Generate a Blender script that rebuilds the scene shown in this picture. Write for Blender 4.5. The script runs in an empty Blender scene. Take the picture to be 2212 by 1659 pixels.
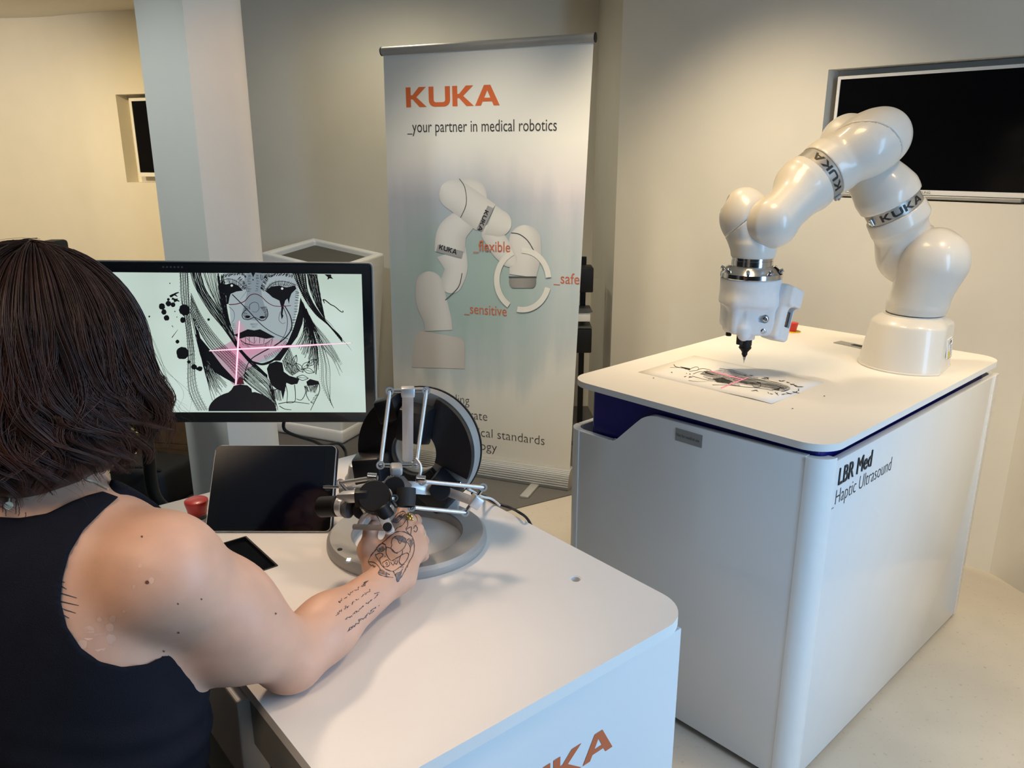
import bpy, bmesh, math, random
import numpy as np
from mathutils import Vector, Matrix, Euler
random.seed(7); np.random.seed(7)
scene = bpy.context.scene
COL = scene.collection
# ------------------------------------------------------------------ camera
CAM_H = 1.6; F_PX = 1709.0; PITCH = 0.2829
cam_d = bpy.data.cameras.new('camera'); cam = bpy.data.objects.new('camera', cam_d); COL.objects.link(cam)
cam.location = (0, 0, CAM_H); cam.rotation_euler = (math.pi/2 - PITCH, 0, 0)
cam_d.sensor_width = 36.0; cam_d.lens = F_PX/2212*36.0; cam_d.clip_start = 0.02
scene.camera = cam
# ------------------------------------------------------------------ world, lights, exposure
w = bpy.data.worlds.new('world'); scene.world = w; w.use_nodes = True
w.node_tree.nodes['Background'].inputs[0].default_value = (0.62, 0.78, 1.0, 1)
w.node_tree.nodes['Background'].inputs[1].default_value = 0.3
vs = scene.view_settings
vs.view_transform = 'Standard'; vs.look = 'None'; vs.gamma = 1; vs.use_curve_mapping = False
vs.exposure = 0.0
def aim(o, tgt):
    o.rotation_euler = (Vector(tgt) - o.location).to_track_quat('-Z', 'Y').to_euler()
def area(name, loc, tgt, power, col, sx, sy):
    d = bpy.data.lights.new(name, 'AREA'); d.shape = 'RECTANGLE'; d.size = sx; d.size_y = sy
    d.energy = power; d.color = col
    o = bpy.data.objects.new(name, d); COL.objects.link(o); o.location = loc; aim(o, tgt); return o
def spot(name, loc, tgt, power, col, ang, blend=0.6, r=0.05):
    d = bpy.data.lights.new(name, 'SPOT'); d.energy = power; d.color = col; d.spot_size = math.radians(ang)
    d.spot_blend = blend; d.shadow_soft_size = r
    o = bpy.data.objects.new(name, d); COL.objects.link(o); o.location = loc; aim(o, tgt); return o
WARM = (1.0, 0.74, 0.42); DAY = (0.50, 0.72, 1.0)
# daylight through the window wall on the right, behind the photographer
area('daylight_window', (2.00, 0.12, 1.40), (0.2, 1.25, 0.95), 50, (0.37, 0.65, 1.00), 0.72, 2.0)
# warm ceiling lights: spots over the carts, wall washers; added fill spots among them
spot('ceiling_spot_robot', (0.50, 2.10, 2.58), (0.70, 2.28, 0.95), 66, (1.00, 0.69, 0.32), 75, 0.9, 0.22)
spot('ceiling_spot_desk', (-0.75, 2.05, 2.58), (0.04, 1.20, 0.95), 88, (1.00, 0.74, 0.53), 48, 0.7, 0.16)
spot('ceiling_spot_right', (1.88, 1.30, 2.58), (1.95, 1.85, 0.0), 132, (1.00, 0.82, 0.52), 74, 0.9, 0.10)
spot('fill_seat', (-1.25, 0.20, 2.58), (-0.42, 0.75, 1.15), 50, (1.00, 0.76, 0.54), 44, 0.8, 0.35)  # added fill for the sitter's back and shoulder, no known fixture
spot('fill_back', (-0.45, -0.25, 2.58), (-0.44, 0.72, 1.12), 76, (1.00, 0.74, 0.52), 31, 1.0, 0.25)  # added lamp that evens out the light on the upper back
spot('fill_arm', (0.90, 1.00, 2.58), (-0.30, 0.86, 1.05), 48, (1.0, .70, .44), 28, 0.8, 0.12)  # added narrow lamp that warms the arm alone
spot('wall_washer', (0.40, 2.85, 2.58), (1.15, 3.60, 0.20), 104, (1.00, 0.82, 0.56), 96, 0.9, 0.07)
spot('fill_wall_right', (1.35, 1.75, 2.58), (1.80, 2.80, 0.8), 64, (1.00, 0.72, 0.38), 56, 0.9, 0.10)  # extra lamp added to brighten the lower right wall and the robot
spot('fill_banner', (-0.34, 2.88, 2.58), (-0.14, 3.85, 0.9), 92, (1.00, 0.87, 0.66), 74, 0.9, 0.15)  # added to brighten the banner sheet
spot('fill_column', (-0.25, 2.62, 2.58), (-1.2, 3.15, 1.3), 27, (1.00, 0.62, 0.33), 60, 0.9, 0.07)  # added fill that warms the pillar's right face
spot('fill_column_left', (-2.10, 2.00, 2.58), (-1.3, 3.15, 1.4), 72, (0.86, 0.97, 1.00), 60, 0.9, 0.07)  # added cool lamp for the pillar's left face, not a real fixture
spot('wall_spot_left', (-2.7, 4.6, 2.58), (-2.8, 6.4, 0.7), 130, (1.00, 0.74, 0.33), 100, 0.9, 0.1)
spot('wall_spot_far', (-4.0, 4.6, 2.58), (-4.1, 6.5, 1.1), 170, (1.00, 0.85, 0.61), 110, 0.9, 0.1)
spot('floor_spot_left', (-2.6, 4.3, 2.58), (-2.5, 4.5, 0.0), 62, (1.00, 0.82, 0.61), 80, 0.9, 0.1)
spot('fill_niche', (-0.6, 4.25, 2.50), (-0.6, 4.5, 0.6), 24, (1.00, 0.92, 0.70), 168, 0.9, 0.1)  # added to lift the niche behind the banner

# ------------------------------------------------------------------ helpers
def ray(x, y):
    a, b = x - 1106, y - 829.5
    return Vector((a, F_PX*math.cos(PITCH) - b*math.sin(PITCH), -F_PX*math.sin(PITCH) - b*math.cos(PITCH)))/F_PX
CAM = Vector((0, 0, CAM_H))
def atz(x, y, z): d = ray(x, y); return CAM + d*((z - CAM_H)/d.z)
def atY(x, y, Y): d = ray(x, y); return CAM + d*(Y/d.y)
def atd(x, y, t): return CAM + ray(x, y)*t
def atpl(x, y, n, o): d = ray(x, y); n = Vector(n); return CAM + d*((o - n.dot(CAM))/n.dot(d))

def lin(c):
    if isinstance(c, str):
        c = tuple(int(c[i:i+2], 16)/255 for i in (0, 2, 4))
        return tuple(v/12.92 if v <= .04045 else ((v + .055)/1.055)**2.4 for v in c)
    return c
MATS = {}
def mat(name, rgb, rough=.5, metal=0, coat=0, var=.04, scale=18, bump=0, bscale=250, spec=.5, sss=0, aniso=0):
    if name in MATS: return MATS[name]
    m = bpy.data.materials.new(name); m.use_nodes = True; nt = m.node_tree; b = nt.nodes['Principled BSDF']
    rgb = lin(rgb)
    tc = nt.nodes.new('ShaderNodeTexCoord'); no = nt.nodes.new('ShaderNodeTexNoise'); no.inputs['Scale'].default_value = scale
    no.inputs['Detail'].default_value = 4
    nt.links.new(tc.outputs['Object'], no.inputs['Vector'])
    rp = nt.nodes.new('ShaderNodeValToRGB'); rp.color_ramp.elements[0].position = .25; rp.color_ramp.elements[1].position = .75
    rp.color_ramp.elements[0].color = tuple(max(0, c*(1 - var)) for c in rgb) + (1,)
    rp.color_ramp.elements[1].color = tuple(min(1, c*(1 + var)) for c in rgb) + (1,)
    nt.links.new(no.outputs['Fac'], rp.inputs['Fac']); nt.links.new(rp.outputs['Color'], b.inputs['Base Color'])
    b.inputs['Roughness'].default_value = rough; b.inputs['Metallic'].default_value = metal
    b.inputs['Coat Weight'].default_value = coat; b.inputs['Coat Roughness'].default_value = .05
    b.inputs['Specular IOR Level'].default_value = spec
    if sss:
        b.inputs['Subsurface Weight'].default_value = sss; b.inputs['Subsurface Radius'].default_value = (.012, .005, .003); b.inputs['Subsurface Scale'].default_value = .6
    if bump:
        n2 = nt.nodes.new('ShaderNodeTexNoise'); n2.inputs['Scale'].default_value = bscale; n2.inputs['Detail'].default_value = 3
        nt.links.new(tc.outputs['Object'], n2.inputs['Vector'])
        bu = nt.nodes.new('ShaderNodeBump'); bu.inputs['Strength'].default_value = bump; bu.inputs['Distance'].default_value = .002
        nt.links.new(n2.outputs['Fac'], bu.inputs['Height']); nt.links.new(bu.outputs['Normal'], b.inputs['Normal'])
    MATS[name] = m; return m

def thing(name, label, cat, loc=(0, 0, 0), group=None):
    o = bpy.data.objects.new(name, None); COL.objects.link(o); o.location = loc; o.empty_display_size = .05
    o['label'] = label; o['category'] = cat
    if group: o['group'] = group
    return o
def tag(o, label, cat, group=None, kind=None):
    o['label'] = label; o['category'] = cat
    if group: o['group'] = group
    if kind: o['kind'] = kind
    return o
def link(name, me, m, parent=None, smooth=False, label=None):
    """mesh data -> one object; geometry is in world coordinates"""
    if isinstance(me, bmesh.types.BMesh):
        bm = me; me = bpy.data.meshes.new(name); bm.normal_update(); bm.to_mesh(me); bm.free()
    o = bpy.data.objects.new(name, me); COL.objects.link(o)
    if m is not None:
        for mm in (m if isinstance(m, (list, tuple)) else [m]): me.materials.append(mm)
    if smooth:
        me.polygons.foreach_set('use_smooth', [True]*len(me.polygons))
        if smooth != 'full': me.set_sharp_from_angle(angle=math.radians(smooth if not isinstance(smooth, bool) else 35))
    if parent is not None:
        o.parent = parent
        if parent.type == 'EMPTY': o.matrix_parent_inverse = Matrix.Translation(-parent.location)
    if label: o['label'] = label
    return o
def struct(name, me, m, smooth=False):
    o = link(name, me, m, None, smooth); o['kind'] = 'structure'; return o
def BM(): return bmesh.new()
def frame(o, x, y=None, z=None):
    """matrix with axes x, y, z at o"""
    x = Vector(x).normalized(); z = Vector(z if z is not None else (0, 0, 1))
    y = z.cross(x).normalized() if y is None else Vector(y).normalized(); z = x.cross(y)
    return Matrix(((x.x, y.x, z.x, o[0]), (x.y, y.y, z.y, o[1]), (x.z, y.z, z.z, o[2]), (0, 0, 0, 1)))
def add_box(bm, lo, hi, M=None, bev=0, seg=2):
    r = bmesh.ops.create_cube(bm, size=1); vs_ = r['verts']
    lo, hi = Vector(lo), Vector(hi)
    for v in vs_: v.co = Vector([lo[i] + (v.co[i] + .5)*(hi[i] - lo[i]) for i in range(3)])
    if bev:
        es = list({e for v in vs_ for e in v.link_edges})
        r2 = bmesh.ops.bevel(bm, geom=es, offset=bev, segments=seg, affect='EDGES', profile=.5)
        vs_ = list({v for f in r2['faces'] for v in f.verts} | {v for v in vs_ if v.is_valid})
        # all verts of this island
        st = list(vs_); seen = set(st)
        while st:
            v = st.pop()
            for e in v.link_edges:
                u = e.other_vert(v)
                if u not in seen: seen.add(u); st.append(u)
        vs_ = list(seen)
    if M is not None: bmesh.ops.transform(bm, matrix=M, verts=vs_)
    return vs_
def rpoly(w, h, r, n=8, x0=0, y0=0):
    """rounded rectangle outline, r = radius or 4 radii (bl, br, tr, tl)"""
    if not isinstance(r, (list, tuple)): r = [r]*4
    out = []
    for (cx, cy, a, q) in ((0, 0, 180, 0), (w, 0, 270, 1), (w, h, 0, 2), (0, h, 90, 3)):
        rr = r[q]; sx = 1 if cx == 0 else -1; sy = 1 if cy == 0 else -1
        if rr <= 0: out.append((x0 + cx, y0 + cy)); continue
        for i in range(n + 1):
            t = math.radians(a + 90*i/n)
            out.append((x0 + cx + sx*rr + rr*math.cos(t), y0 + cy + sy*rr + rr*math.sin(t)))
    return out
def add_prism(bm, poly, z0, z1, M=None, bev=0, seg=2, holes=()):
    """prism of a 2D outline (local xy) between local z0 and z1; holes = outlines cut through"""
    def loop(pl, z): return [bm.verts.new((p[0], p[1], z)) for p in pl]
    vall = []
    loops0 = [loop(poly, z0)] + [loop(h, z0) for h in holes]
    loops1 = [loop(poly, z1)] + [loop(h, z1) for h in holes]
    sides = []
    for A, B in zip(loops0, loops1):
        n = len(A); vall += A + B
        for i in range(n): sides.append(bm.faces.new((A[i], A[(i+1) % n], B[(i+1) % n], B[i])))
    caps = []
    for L in (loops0, loops1):
        if not holes: caps.append(bm.faces.new(L[0] if L is loops1 else L[0][::-1]))
        else:
            es = []
            for l in L: es += [bm.edges.get((l[i], l[(i+1) % len(l)])) for i in range(len(l))]
            bmesh.ops.triangle_fill(bm, use_beauty=True, use_dissolve=False, edges=es)
    if bev:
        es = []
        for A, B in ((loops0[0], loops1[0]),):
            for L in (A, B): es += [bm.edges.get((L[i], L[(i+1) % len(L)])) for i in range(len(L))]
        r2 = bmesh.ops.bevel(bm, geom=[e for e in es if e], offset=bev, segments=seg, affect='EDGES', profile=.5, clamp_overlap=True)
        vall = [v for v in vall if v.is_valid] + [v for f in r2['faces'] for v in f.verts]
        vall = list(set(vall))
    if M is not None: bmesh.ops.transform(bm, matrix=M, verts=vall)
    bmesh.ops.recalc_face_normals(bm, faces=bm.faces[:])
    return vall
def add_lathe(bm, prof, M=None, n=32, cap=True):
    """prof = [(r, z)...] revolved about local z"""
    rings = []
    for r, z in prof:
        if r < 1e-6: rings.append([bm.verts.new((0, 0, z))])
        else: rings.append([bm.verts.new((r*math.cos(2*math.pi*i/n), r*math.sin(2*math.pi*i/n), z)) for i in range(n)])
    for A, B in zip(rings[:-1], rings[1:]):
        if len(A) == 1 and len(B) == 1: continue
        for i in range(n):
            j = (i+1) % n
            if len(A) == 1: bm.faces.new((A[0], B[j], B[i]))
            elif len(B) == 1: bm.faces.new((A[i], A[j], B[0]))
            else: bm.faces.new((A[i], A[j], B[j], B[i]))
    if cap:
        if len(rings[0]) > 1: bm.faces.new(rings[0][::-1])
        if len(rings[-1]) > 1: bm.faces.new(rings[-1])
    vs_ = [v for R in rings for v in R]
    if M is not None: bmesh.ops.transform(bm, matrix=M, verts=vs_)
    bmesh.ops.recalc_face_normals(bm, faces=bm.faces[:])
    return vs_
def axis_frame(a, b):
    a, b = Vector(a), Vector(b); z = (b - a).normalized()
    h = Vector((0, 0, 1)) if abs(z.z) < .9 else Vector((1, 0, 0))
    x = h.cross(z).normalized(); y = z.cross(x)
    return Matrix(((x.x, y.x, z.x, a.x), (x.y, y.y, z.y, a.y), (x.z, y.z, z.z, a.z), (0, 0, 0, 1)))
def add_cyl(bm, a, b, r, r2=None, n=20, bev=0):
    L = (Vector(b) - Vector(a)).length; r2 = r if r2 is None else r2
    pf = [(r, 0), (r2, L)] if not bev else [(r - bev, 0), (r, bev), (r2, L - bev), (r2 - bev, L)]
    return add_lathe(bm, pf, axis_frame(a, b), n)
def smooth_path(pts, n=8, closed=False):
    P = [Vector(p) for p in pts]; out = []
    m = len(P)
    rng = range(m if closed else m - 1)
    for i in rng:
        g = lambda k: P[k % m] if closed else P[min(max(k, 0), m - 1)]
        p0, p1, p2, p3 = g(i-1), g(i), g(i+1), g(i+2)
        for k in range(n):
            t = k/n
            out.append(.5*((2*p1) + (p2-p0)*t + (2*p0-5*p1+4*p2-p3)*t*t + (3*p1-p0-3*p2+p3)*t**3))
    if not closed: out.append(P[-1])
    return out
def add_tube(bm, pts, r, n=8, cap=True):
    pts = [Vector(p) for p in pts]; m = len(pts); rr = r if isinstance(r, (list, tuple)) else [r]*m
    t0 = (pts[1]-pts[0]).normalized(); h = Vector((0, 0, 1)) if abs(t0.z) < .9 else Vector((1, 0, 0))
    x = h.cross(t0).normalized(); rings = []
    for i in range(m):
        t = (pts[min(i+1, m-1)] - pts[max(i-1, 0)]).normalized()
        x = (x - t*x.dot(t)).normalized(); y = t.cross(x)
        rings.append([bm.verts.new(pts[i] + (x*math.cos(2*math.pi*k/n) + y*math.sin(2*math.pi*k/n))*rr[i]) for k in range(n)])
    for A, B in zip(rings[:-1], rings[1:]):
        for k in range(n): bm.faces.new((A[k], A[(k+1) % n], B[(k+1) % n], B[k]))
    if cap: bm.faces.new(rings[0][::-1]); bm.faces.new(rings[-1])
def quadmesh(name, V, Fc):
    me = bpy.data.meshes.new(name); me.from_pydata([tuple(v) for v in V], [], [tuple(f) for f in Fc]); me.update(); return me
# ---- KUKA-style bold extended letters as convex quads in a unit-height box
def _K():
    return [[(0, 0), (.26, 0), (.26, 1), (0, 1)], [(.26, .50), (.56, .50), (1.08, 1), (.70, 1)], [(.26, .50), (.72, 0), (1.10, 0), (.56, .50)], [(.26, .50), (.35, .602), (.26, .602), (.26, .55)], [(.26, .40), (.352, .40), (.26, .50), (.26, .45)]]
def _U():
    o = [(0, 1), (0, .32)]; i = [(.26, 1), (.26, .36)]
    for k in range(1, 7):
        t = math.pi + math.pi/2*k/6; o.append((.32 + .32*math.cos(t), .32 + .32*math.sin(t))); i.append((.38 + .12*math.cos(t), .34 + .12*math.sin(t)))
    q = []
    for k in range(len(o) - 1): q.append([o[k], o[k+1], i[k+1], i[k]])
    q.append([(.32, 0), (.80, 0), (.74, .22), (.38, .22)])
    q += [[(1.12 - x, y) for x, y in f][::-1] for f in q[:-1]]
    return q
def _A():
    return [[(0, 0), (.30, 0), (.62, .74), (.46, 1)], [(.46, 1), (.62, .74), (.62, .87), (.62, 1)], [(.94, 0), (1.24, 0), (.78, 1), (.62, .74)], [(.62, .74), (.78, 1), (.70, 1), (.62, 1)], [(.386, .2), (.854, .2), (.776, .38), (.464, .38)]]
def kuka_quads(space=.12):
    out = []; x = 0
    for g, wd in ((_K, 1.10), (_U, 1.12), (_K, 1.04), (_A, 1.24)):
        out += [[(x + p[0], p[1]) for p in f] for f in g()]; x += wd + space
    return out, x - space
def text_verts(body, size=1.0, sx=1.0, shear=0.0, bold=0.0, align='LEFT'):
    """built-in font -> flat triangles (2D verts, faces)"""
    c = bpy.data.curves.new('txt', 'FONT'); c.body = body; c.size = size; c.align_x = align; c.resolution_u = 3; c.shear = shear; c.offset = bold
    o = bpy.data.objects.new('txt', c); COL.objects.link(o)
    dg = bpy.context.evaluated_depsgraph_get(); me = bpy.data.meshes.new_from_object(o.evaluated_get(dg))
    V = [(v.co.x*sx, v.co.y) for v in me.vertices]; Fc = [tuple(p.vertices) for p in me.polygons]
    bpy.data.objects.remove(o); bpy.data.curves.remove(c); bpy.data.meshes.remove(me)
    return V, Fc
def flat_text(name, body, M, m, parent, size, sx=1.0, shear=0.0, bold=0.0, label=None):
    V, Fc = text_verts(body, size, sx, shear, bold)
    return link(name, quadmesh(name, [M @ Vector((x, y, 0)) for x, y in V], Fc), m, parent, label=label)
def flat_kuka(name, M, m, parent, h, sx=1.0, label=None):
    q, wd = kuka_quads(); V = []; Fc = []
    for f in q:
        b = len(V); V += [M @ Vector((x*h*sx, y*h, 0)) for x, y in f]; Fc.append(range(b, b+4))
    return link(name, quadmesh(name, V, Fc), m, parent, label=label), wd*h*sx

# ---- signed distance modelling for organic shapes (surface nets)
class SDF:
    def __init__(s, lo, hi, h=None, axes=None):
        if axes is None: axes = [np.arange(lo[i], hi[i] + h, h, dtype=np.float32) for i in range(3)]
        s.ax = axes; s.F = np.full([len(a) for a in axes], 1.0, np.float32)
    def _sub(s, lo, hi):
        return tuple(slice(max(0, int(np.searchsorted(a, lo[i])) - 1), int(np.searchsorted(a, hi[i])) + 1) for i, a in enumerate(s.ax))
    def _pts(s, sl):
        return s.ax[0][sl[0]][:, None, None], s.ax[1][sl[1]][None, :, None], s.ax[2][sl[2]][None, None, :]
    def add(s, fn, lo, hi, k=.02, op='u'):
        m = k + .012
        sl = s._sub([v - m for v in lo], [v + m for v in hi])
        d = fn(*s._pts(sl)).astype(np.float32); f = s.F[sl]
        if op == 'u':
            if k > 0:
                hh = np.maximum(k - np.abs(f - d), 0)/k; s.F[sl] = np.minimum(f, d) - hh*hh*k*.25
            else: s.F[sl] = np.minimum(f, d)
        else:
            d = -d
            if k > 0:
                hh = np.maximum(k - np.abs(f - d), 0)/k; s.F[sl] = np.maximum(f, d) + hh*hh*k*.25
            else: s.F[sl] = np.maximum(f, d)
    def cone(s, a, b, ra, rb=None, k=.02, op='u'):
        rb = ra if rb is None else rb; a = np.array(a, float); b = np.array(b, float); ba = b - a; L2 = max(float(ba @ ba), 1e-12)
        def fn(X, Y, Z):
            t = np.clip(((X-a[0])*ba[0] + (Y-a[1])*ba[1] + (Z-a[2])*ba[2])/L2, 0, 1)
            return np.sqrt((X-a[0]-t*ba[0])**2 + (Y-a[1]-t*ba[1])**2 + (Z-a[2]-t*ba[2])**2) - (ra + (rb-ra)*t)
        R = max(ra, rb); s.add(fn, np.minimum(a, b) - R, np.maximum(a, b) + R, k, op)
    def ell(s, c, r, R=None, k=.02, op='u'):
        """ellipsoid, R = 3x3 rows of local axes"""
        c = np.array(c, float); r = np.array(r, float); R = np.eye(3) if R is None else np.array(R, float)
        def fn(X, Y, Z):
            dx, dy, dz = X-c[0], Y-c[1], Z-c[2]
            q = [(R[i, 0]*dx + R[i, 1]*dy + R[i, 2]*dz) for i in range(3)]
            k0 = np.sqrt(sum((q[i]/r[i])**2 for i in range(3))); k1 = np.sqrt(sum((q[i]/r[i]**2)**2 for i in range(3))) + 1e-9
            return k0*(k0 - 1)/k1
        m = max(r); s.add(fn, c - m, c + m, k, op)
    def rbox(s, c, hsz, rad, R=None, k=.0, op='u'):
        c = np.array(c, float); hs = np.array(hsz, float) - rad; R = np.eye(3) if R is None else np.array(R, float)
        def fn(X, Y, Z):
            dx, dy, dz = X-c[0], Y-c[1], Z-c[2]
            q = [np.abs(R[i, 0]*dx + R[i, 1]*dy + R[i, 2]*dz) - hs[i] for i in range(3)]
            return np.sqrt(sum(np.maximum(v, 0)**2 for v in q)) + np.minimum(np.maximum(np.maximum(q[0], q[1]), q[2]), 0) - rad
        m = float(np.linalg.norm(hsz)); s.add(fn, c - m, c + m, k, op)
    def cyl(s, a, b, r, rad=.004, k=0, op='u', r2=None):
        a = np.array(a, float); b = np.array(b, float); L = np.linalg.norm(b-a); u = (b-a)/L; r2 = r if r2 is None else r2
        def fn(X, Y, Z):
            t = (X-a[0])*u[0] + (Y-a[1])*u[1] + (Z-a[2])*u[2]
            q = np.sqrt(np.maximum((X-a[0])**2 + (Y-a[1])**2 + (Z-a[2])**2 - t*t, 0))
            dr = q - (r + (r2-r)*np.clip(t/L, 0, 1)) + rad; dz = np.abs(t - L/2) - L/2 + rad
            return np.sqrt(np.maximum(dr, 0)**2 + np.maximum(dz, 0)**2) + np.minimum(np.maximum(dr, dz), 0) - rad
        R = max(r, r2); s.add(fn, np.minimum(a, b) - R, np.maximum(a, b) + R, k, op)
    def cut(s, p, n, k=0):
        """keep the side n points away from (n.(x-p) < 0)"""
        p = np.array(p, float); n = np.array(n, float); n /= np.linalg.norm(n)
        X, Y, Z = s._pts((slice(None),)*3); d = (n[0]*(X-p[0]) + n[1]*(Y-p[1]) + n[2]*(Z-p[2])).astype(np.float32)
        if k > 0:
            hh = np.maximum(k - np.abs(s.F - d), 0)/k; s.F = np.maximum(s.F, d) + hh*hh*k*.25
        else: s.F = np.maximum(s.F, d)
    def copy(s):
        c = SDF.__new__(SDF); c.ax = s.ax; c.F = s.F.copy(); return c
    def mesh(s, name, iso=0.0):
        F = s.F - iso; ax = s.ax
        S = F < 0; n = F.shape
        c = np.zeros([m-1 for m in n], np.uint8)
        for dx in (0, 1):
            for dy in (0, 1):
                for dz in (0, 1): c += S[dx:n[0]-1+dx, dy:n[1]-1+dy, dz:n[2]-1+dz]
        cells = np.argwhere((c > 0) & (c < 8))
        idx = np.full(c.shape, -1, np.int64); idx[tuple(cells.T)] = np.arange(len(cells))
        acc = np.zeros((len(cells), 3)); cnt = np.zeros(len(cells))
        E = [((0,0,0),(1,0,0)),((0,1,0),(1,1,0)),((0,0,1),(1,0,1)),((0,1,1),(1,1,1)),((0,0,0),(0,1,0)),((1,0,0),(1,1,0)),((0,0,1),(0,1,1)),((1,0,1),(1,1,1)),((0,0,0),(0,0,1)),((1,0,0),(1,0,1)),((0,1,0),(0,1,1)),((1,1,0),(1,1,1))]
        for e0, e1 in E:
            i0 = cells + e0; i1 = cells + e1
            f0 = F[tuple(i0.T)]; f1 = F[tuple(i1.T)]; mk = (f0 < 0) != (f1 < 0)
            t = np.where(mk, f0/np.where(mk, f0 - f1, 1), 0)
            p0 = np.stack([ax[k][i0[:, k]] for k in range(3)], 1); p1 = np.stack([ax[k][i1[:, k]] for k in range(3)], 1)
            acc += (p0 + (p1-p0)*t[:, None])*mk[:, None]; cnt += mk
        V = acc/np.maximum(cnt, 1)[:, None]; Q = []
        for a in range(3):
            b, d = (a+1) % 3, (a+2) % 3
            sl0 = [slice(None)]*3; sl1 = [slice(None)]*3; sl0[a] = slice(0, n[a]-1); sl1[a] = slice(1, n[a])
            g = S[tuple(sl0)] != S[tuple(sl1)]
            ii = np.argwhere(g); ii = ii[(ii[:, b] > 0) & (ii[:, d] > 0) & (ii[:, b] < n[b]-1) & (ii[:, d] < n[d]-1)]
            if not len(ii): continue
            def cell(ob, od):
                j = ii.copy(); j[:, b] += ob; j[:, d] += od; return idx[tuple(j.T)]
            q = np.stack([cell(-1, -1), cell(0, -1), cell(0, 0), cell(-1, 0)], 1)
            fl = ~S[tuple(ii.T)]; q[fl] = q[fl][:, ::-1]; Q.append(q)
        Q = np.concatenate(Q); Q = Q[(Q >= 0).all(1)]
        me = bpy.data.meshes.new(name); me.vertices.add(len(V)); me.vertices.foreach_set('co', V.ravel().astype(np.float32))
        me.loops.add(len(Q)*4); me.loops.foreach_set('vertex_index', Q.ravel().astype(np.int32))
        me.polygons.add(len(Q)); me.polygons.foreach_set('loop_start', np.arange(0, len(Q)*4, 4, dtype=np.int32))
        me.update(calc_edges=True); me.validate(); return me
    def val(s, P):
        """trilinear value at points P (n,3)"""
        P = np.asarray(P, np.float64); I = []; T = []
        for k in range(3):
            a = s.ax[k]; i = np.clip(np.searchsorted(a, P[:, k]) - 1, 0, len(a)-2); I.append(i); T.append(np.clip((P[:, k]-a[i])/(a[i+1]-a[i]), 0, 1))
        r = 0
        for dx in (0, 1):
            for dy in (0, 1):
                for dz in (0, 1):
                    wt = (T[0] if dx else 1-T[0])*(T[1] if dy else 1-T[1])*(T[2] if dz else 1-T[2])
                    r = r + wt*s.F[I[0]+dx, I[1]+dy, I[2]+dz]
        return r
    def grad(s, P, e=.004):
        P = np.asarray(P, float); g = np.stack([s.val(P + d) - s.val(P - d) for d in np.eye(3)*e], 1)
        return g/(np.linalg.norm(g, axis=1, keepdims=True) + 1e-9)
    def project(s, P, off=0.0, it=6):
        P = np.array(P, float)
        for _ in range(it): P -= s.grad(P)*(s.val(P) - off)[:, None]*.9
        return P
    def hit(s, x, y, t0, t1, n=400):
        """first surface point along the line of sight through photo point (x, y)"""
        d = np.array(ray(x, y)); C = np.array(CAM); ts = np.linspace(t0, t1, n); v = s.val(C + ts[:, None]*d)
        w = np.where(v < 0)[0]
        return None if not len(w) else C + d*ts[w[0]]
# ------------------------------------------------------------------ materials
M_wall = mat('warm_white_plaster', (.74, .70, .62), .85, var=.02, scale=6, bump=.15, bscale=90)
M_ceil = mat('ceiling_paint', (.72, .70, .65), .9, var=.02)
M_white = mat('white_lacquer', (.83, .82, .80), .35, coat=.25, var=.015)
M_matte = mat('matte_white_laminate', (.82, .79, .75), .55, var=.02, scale=5, bump=.05, bscale=400)
M_gloss = mat('gloss_white_panel', (.80, .80, .80), .22, coat=.9, var=.012, scale=3)
M_black = mat('black_plastic', (.007, .007, .008), .5, var=.2, spec=.3)
M_blackg = mat('black_glass', (.004, .004, .005), .06, coat=.6, var=.1, spec=.35)
M_blackm = mat('black_satin_paint', (.008, .008, .010), .38, var=.1, bump=.05, spec=.35)
M_alu = mat('brushed_aluminium', (.66, .66, .66), .40, metal=.72, var=.05, scale=40, bump=.06, bscale=600)
M_alum = mat('satin_silver_paint', (.40, .395, .38), .48, metal=.35, var=.04, bump=.04)
M_steel = mat('polished_steel', (.55, .56, .58), .14, metal=1, var=.05)
M_dgrey = mat('dark_grey_plastic', (.10, .10, .105), .5)
M_tvglass = mat('matte_black_screen', (.003, .003, .004), .16, var=.1, spec=.22)
M_blue = mat('deep_blue_lacquer', (.004, .006, .17), .35, coat=.3)
M_orange = mat('orange_print', (.62, .13, .035), .6, var=.03)
M_ink = mat('dark_grey_print', (.035, .035, .04), .6, var=.05)
M_inkb = mat('black_print', (.012, .012, .013), .5, var=.05)
M_red = mat('red_plastic', (.62, .03, .02), .35, coat=.2)
M_yellow = mat('yellow_label', (.75, .55, .05), .6)
M_paper = mat('white_paper', (.84, .82, .80), .8, var=.01)
M_card = mat('brown_cardboard', (.24, .13, .06), .8, var=.15, bump=.2)

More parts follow.
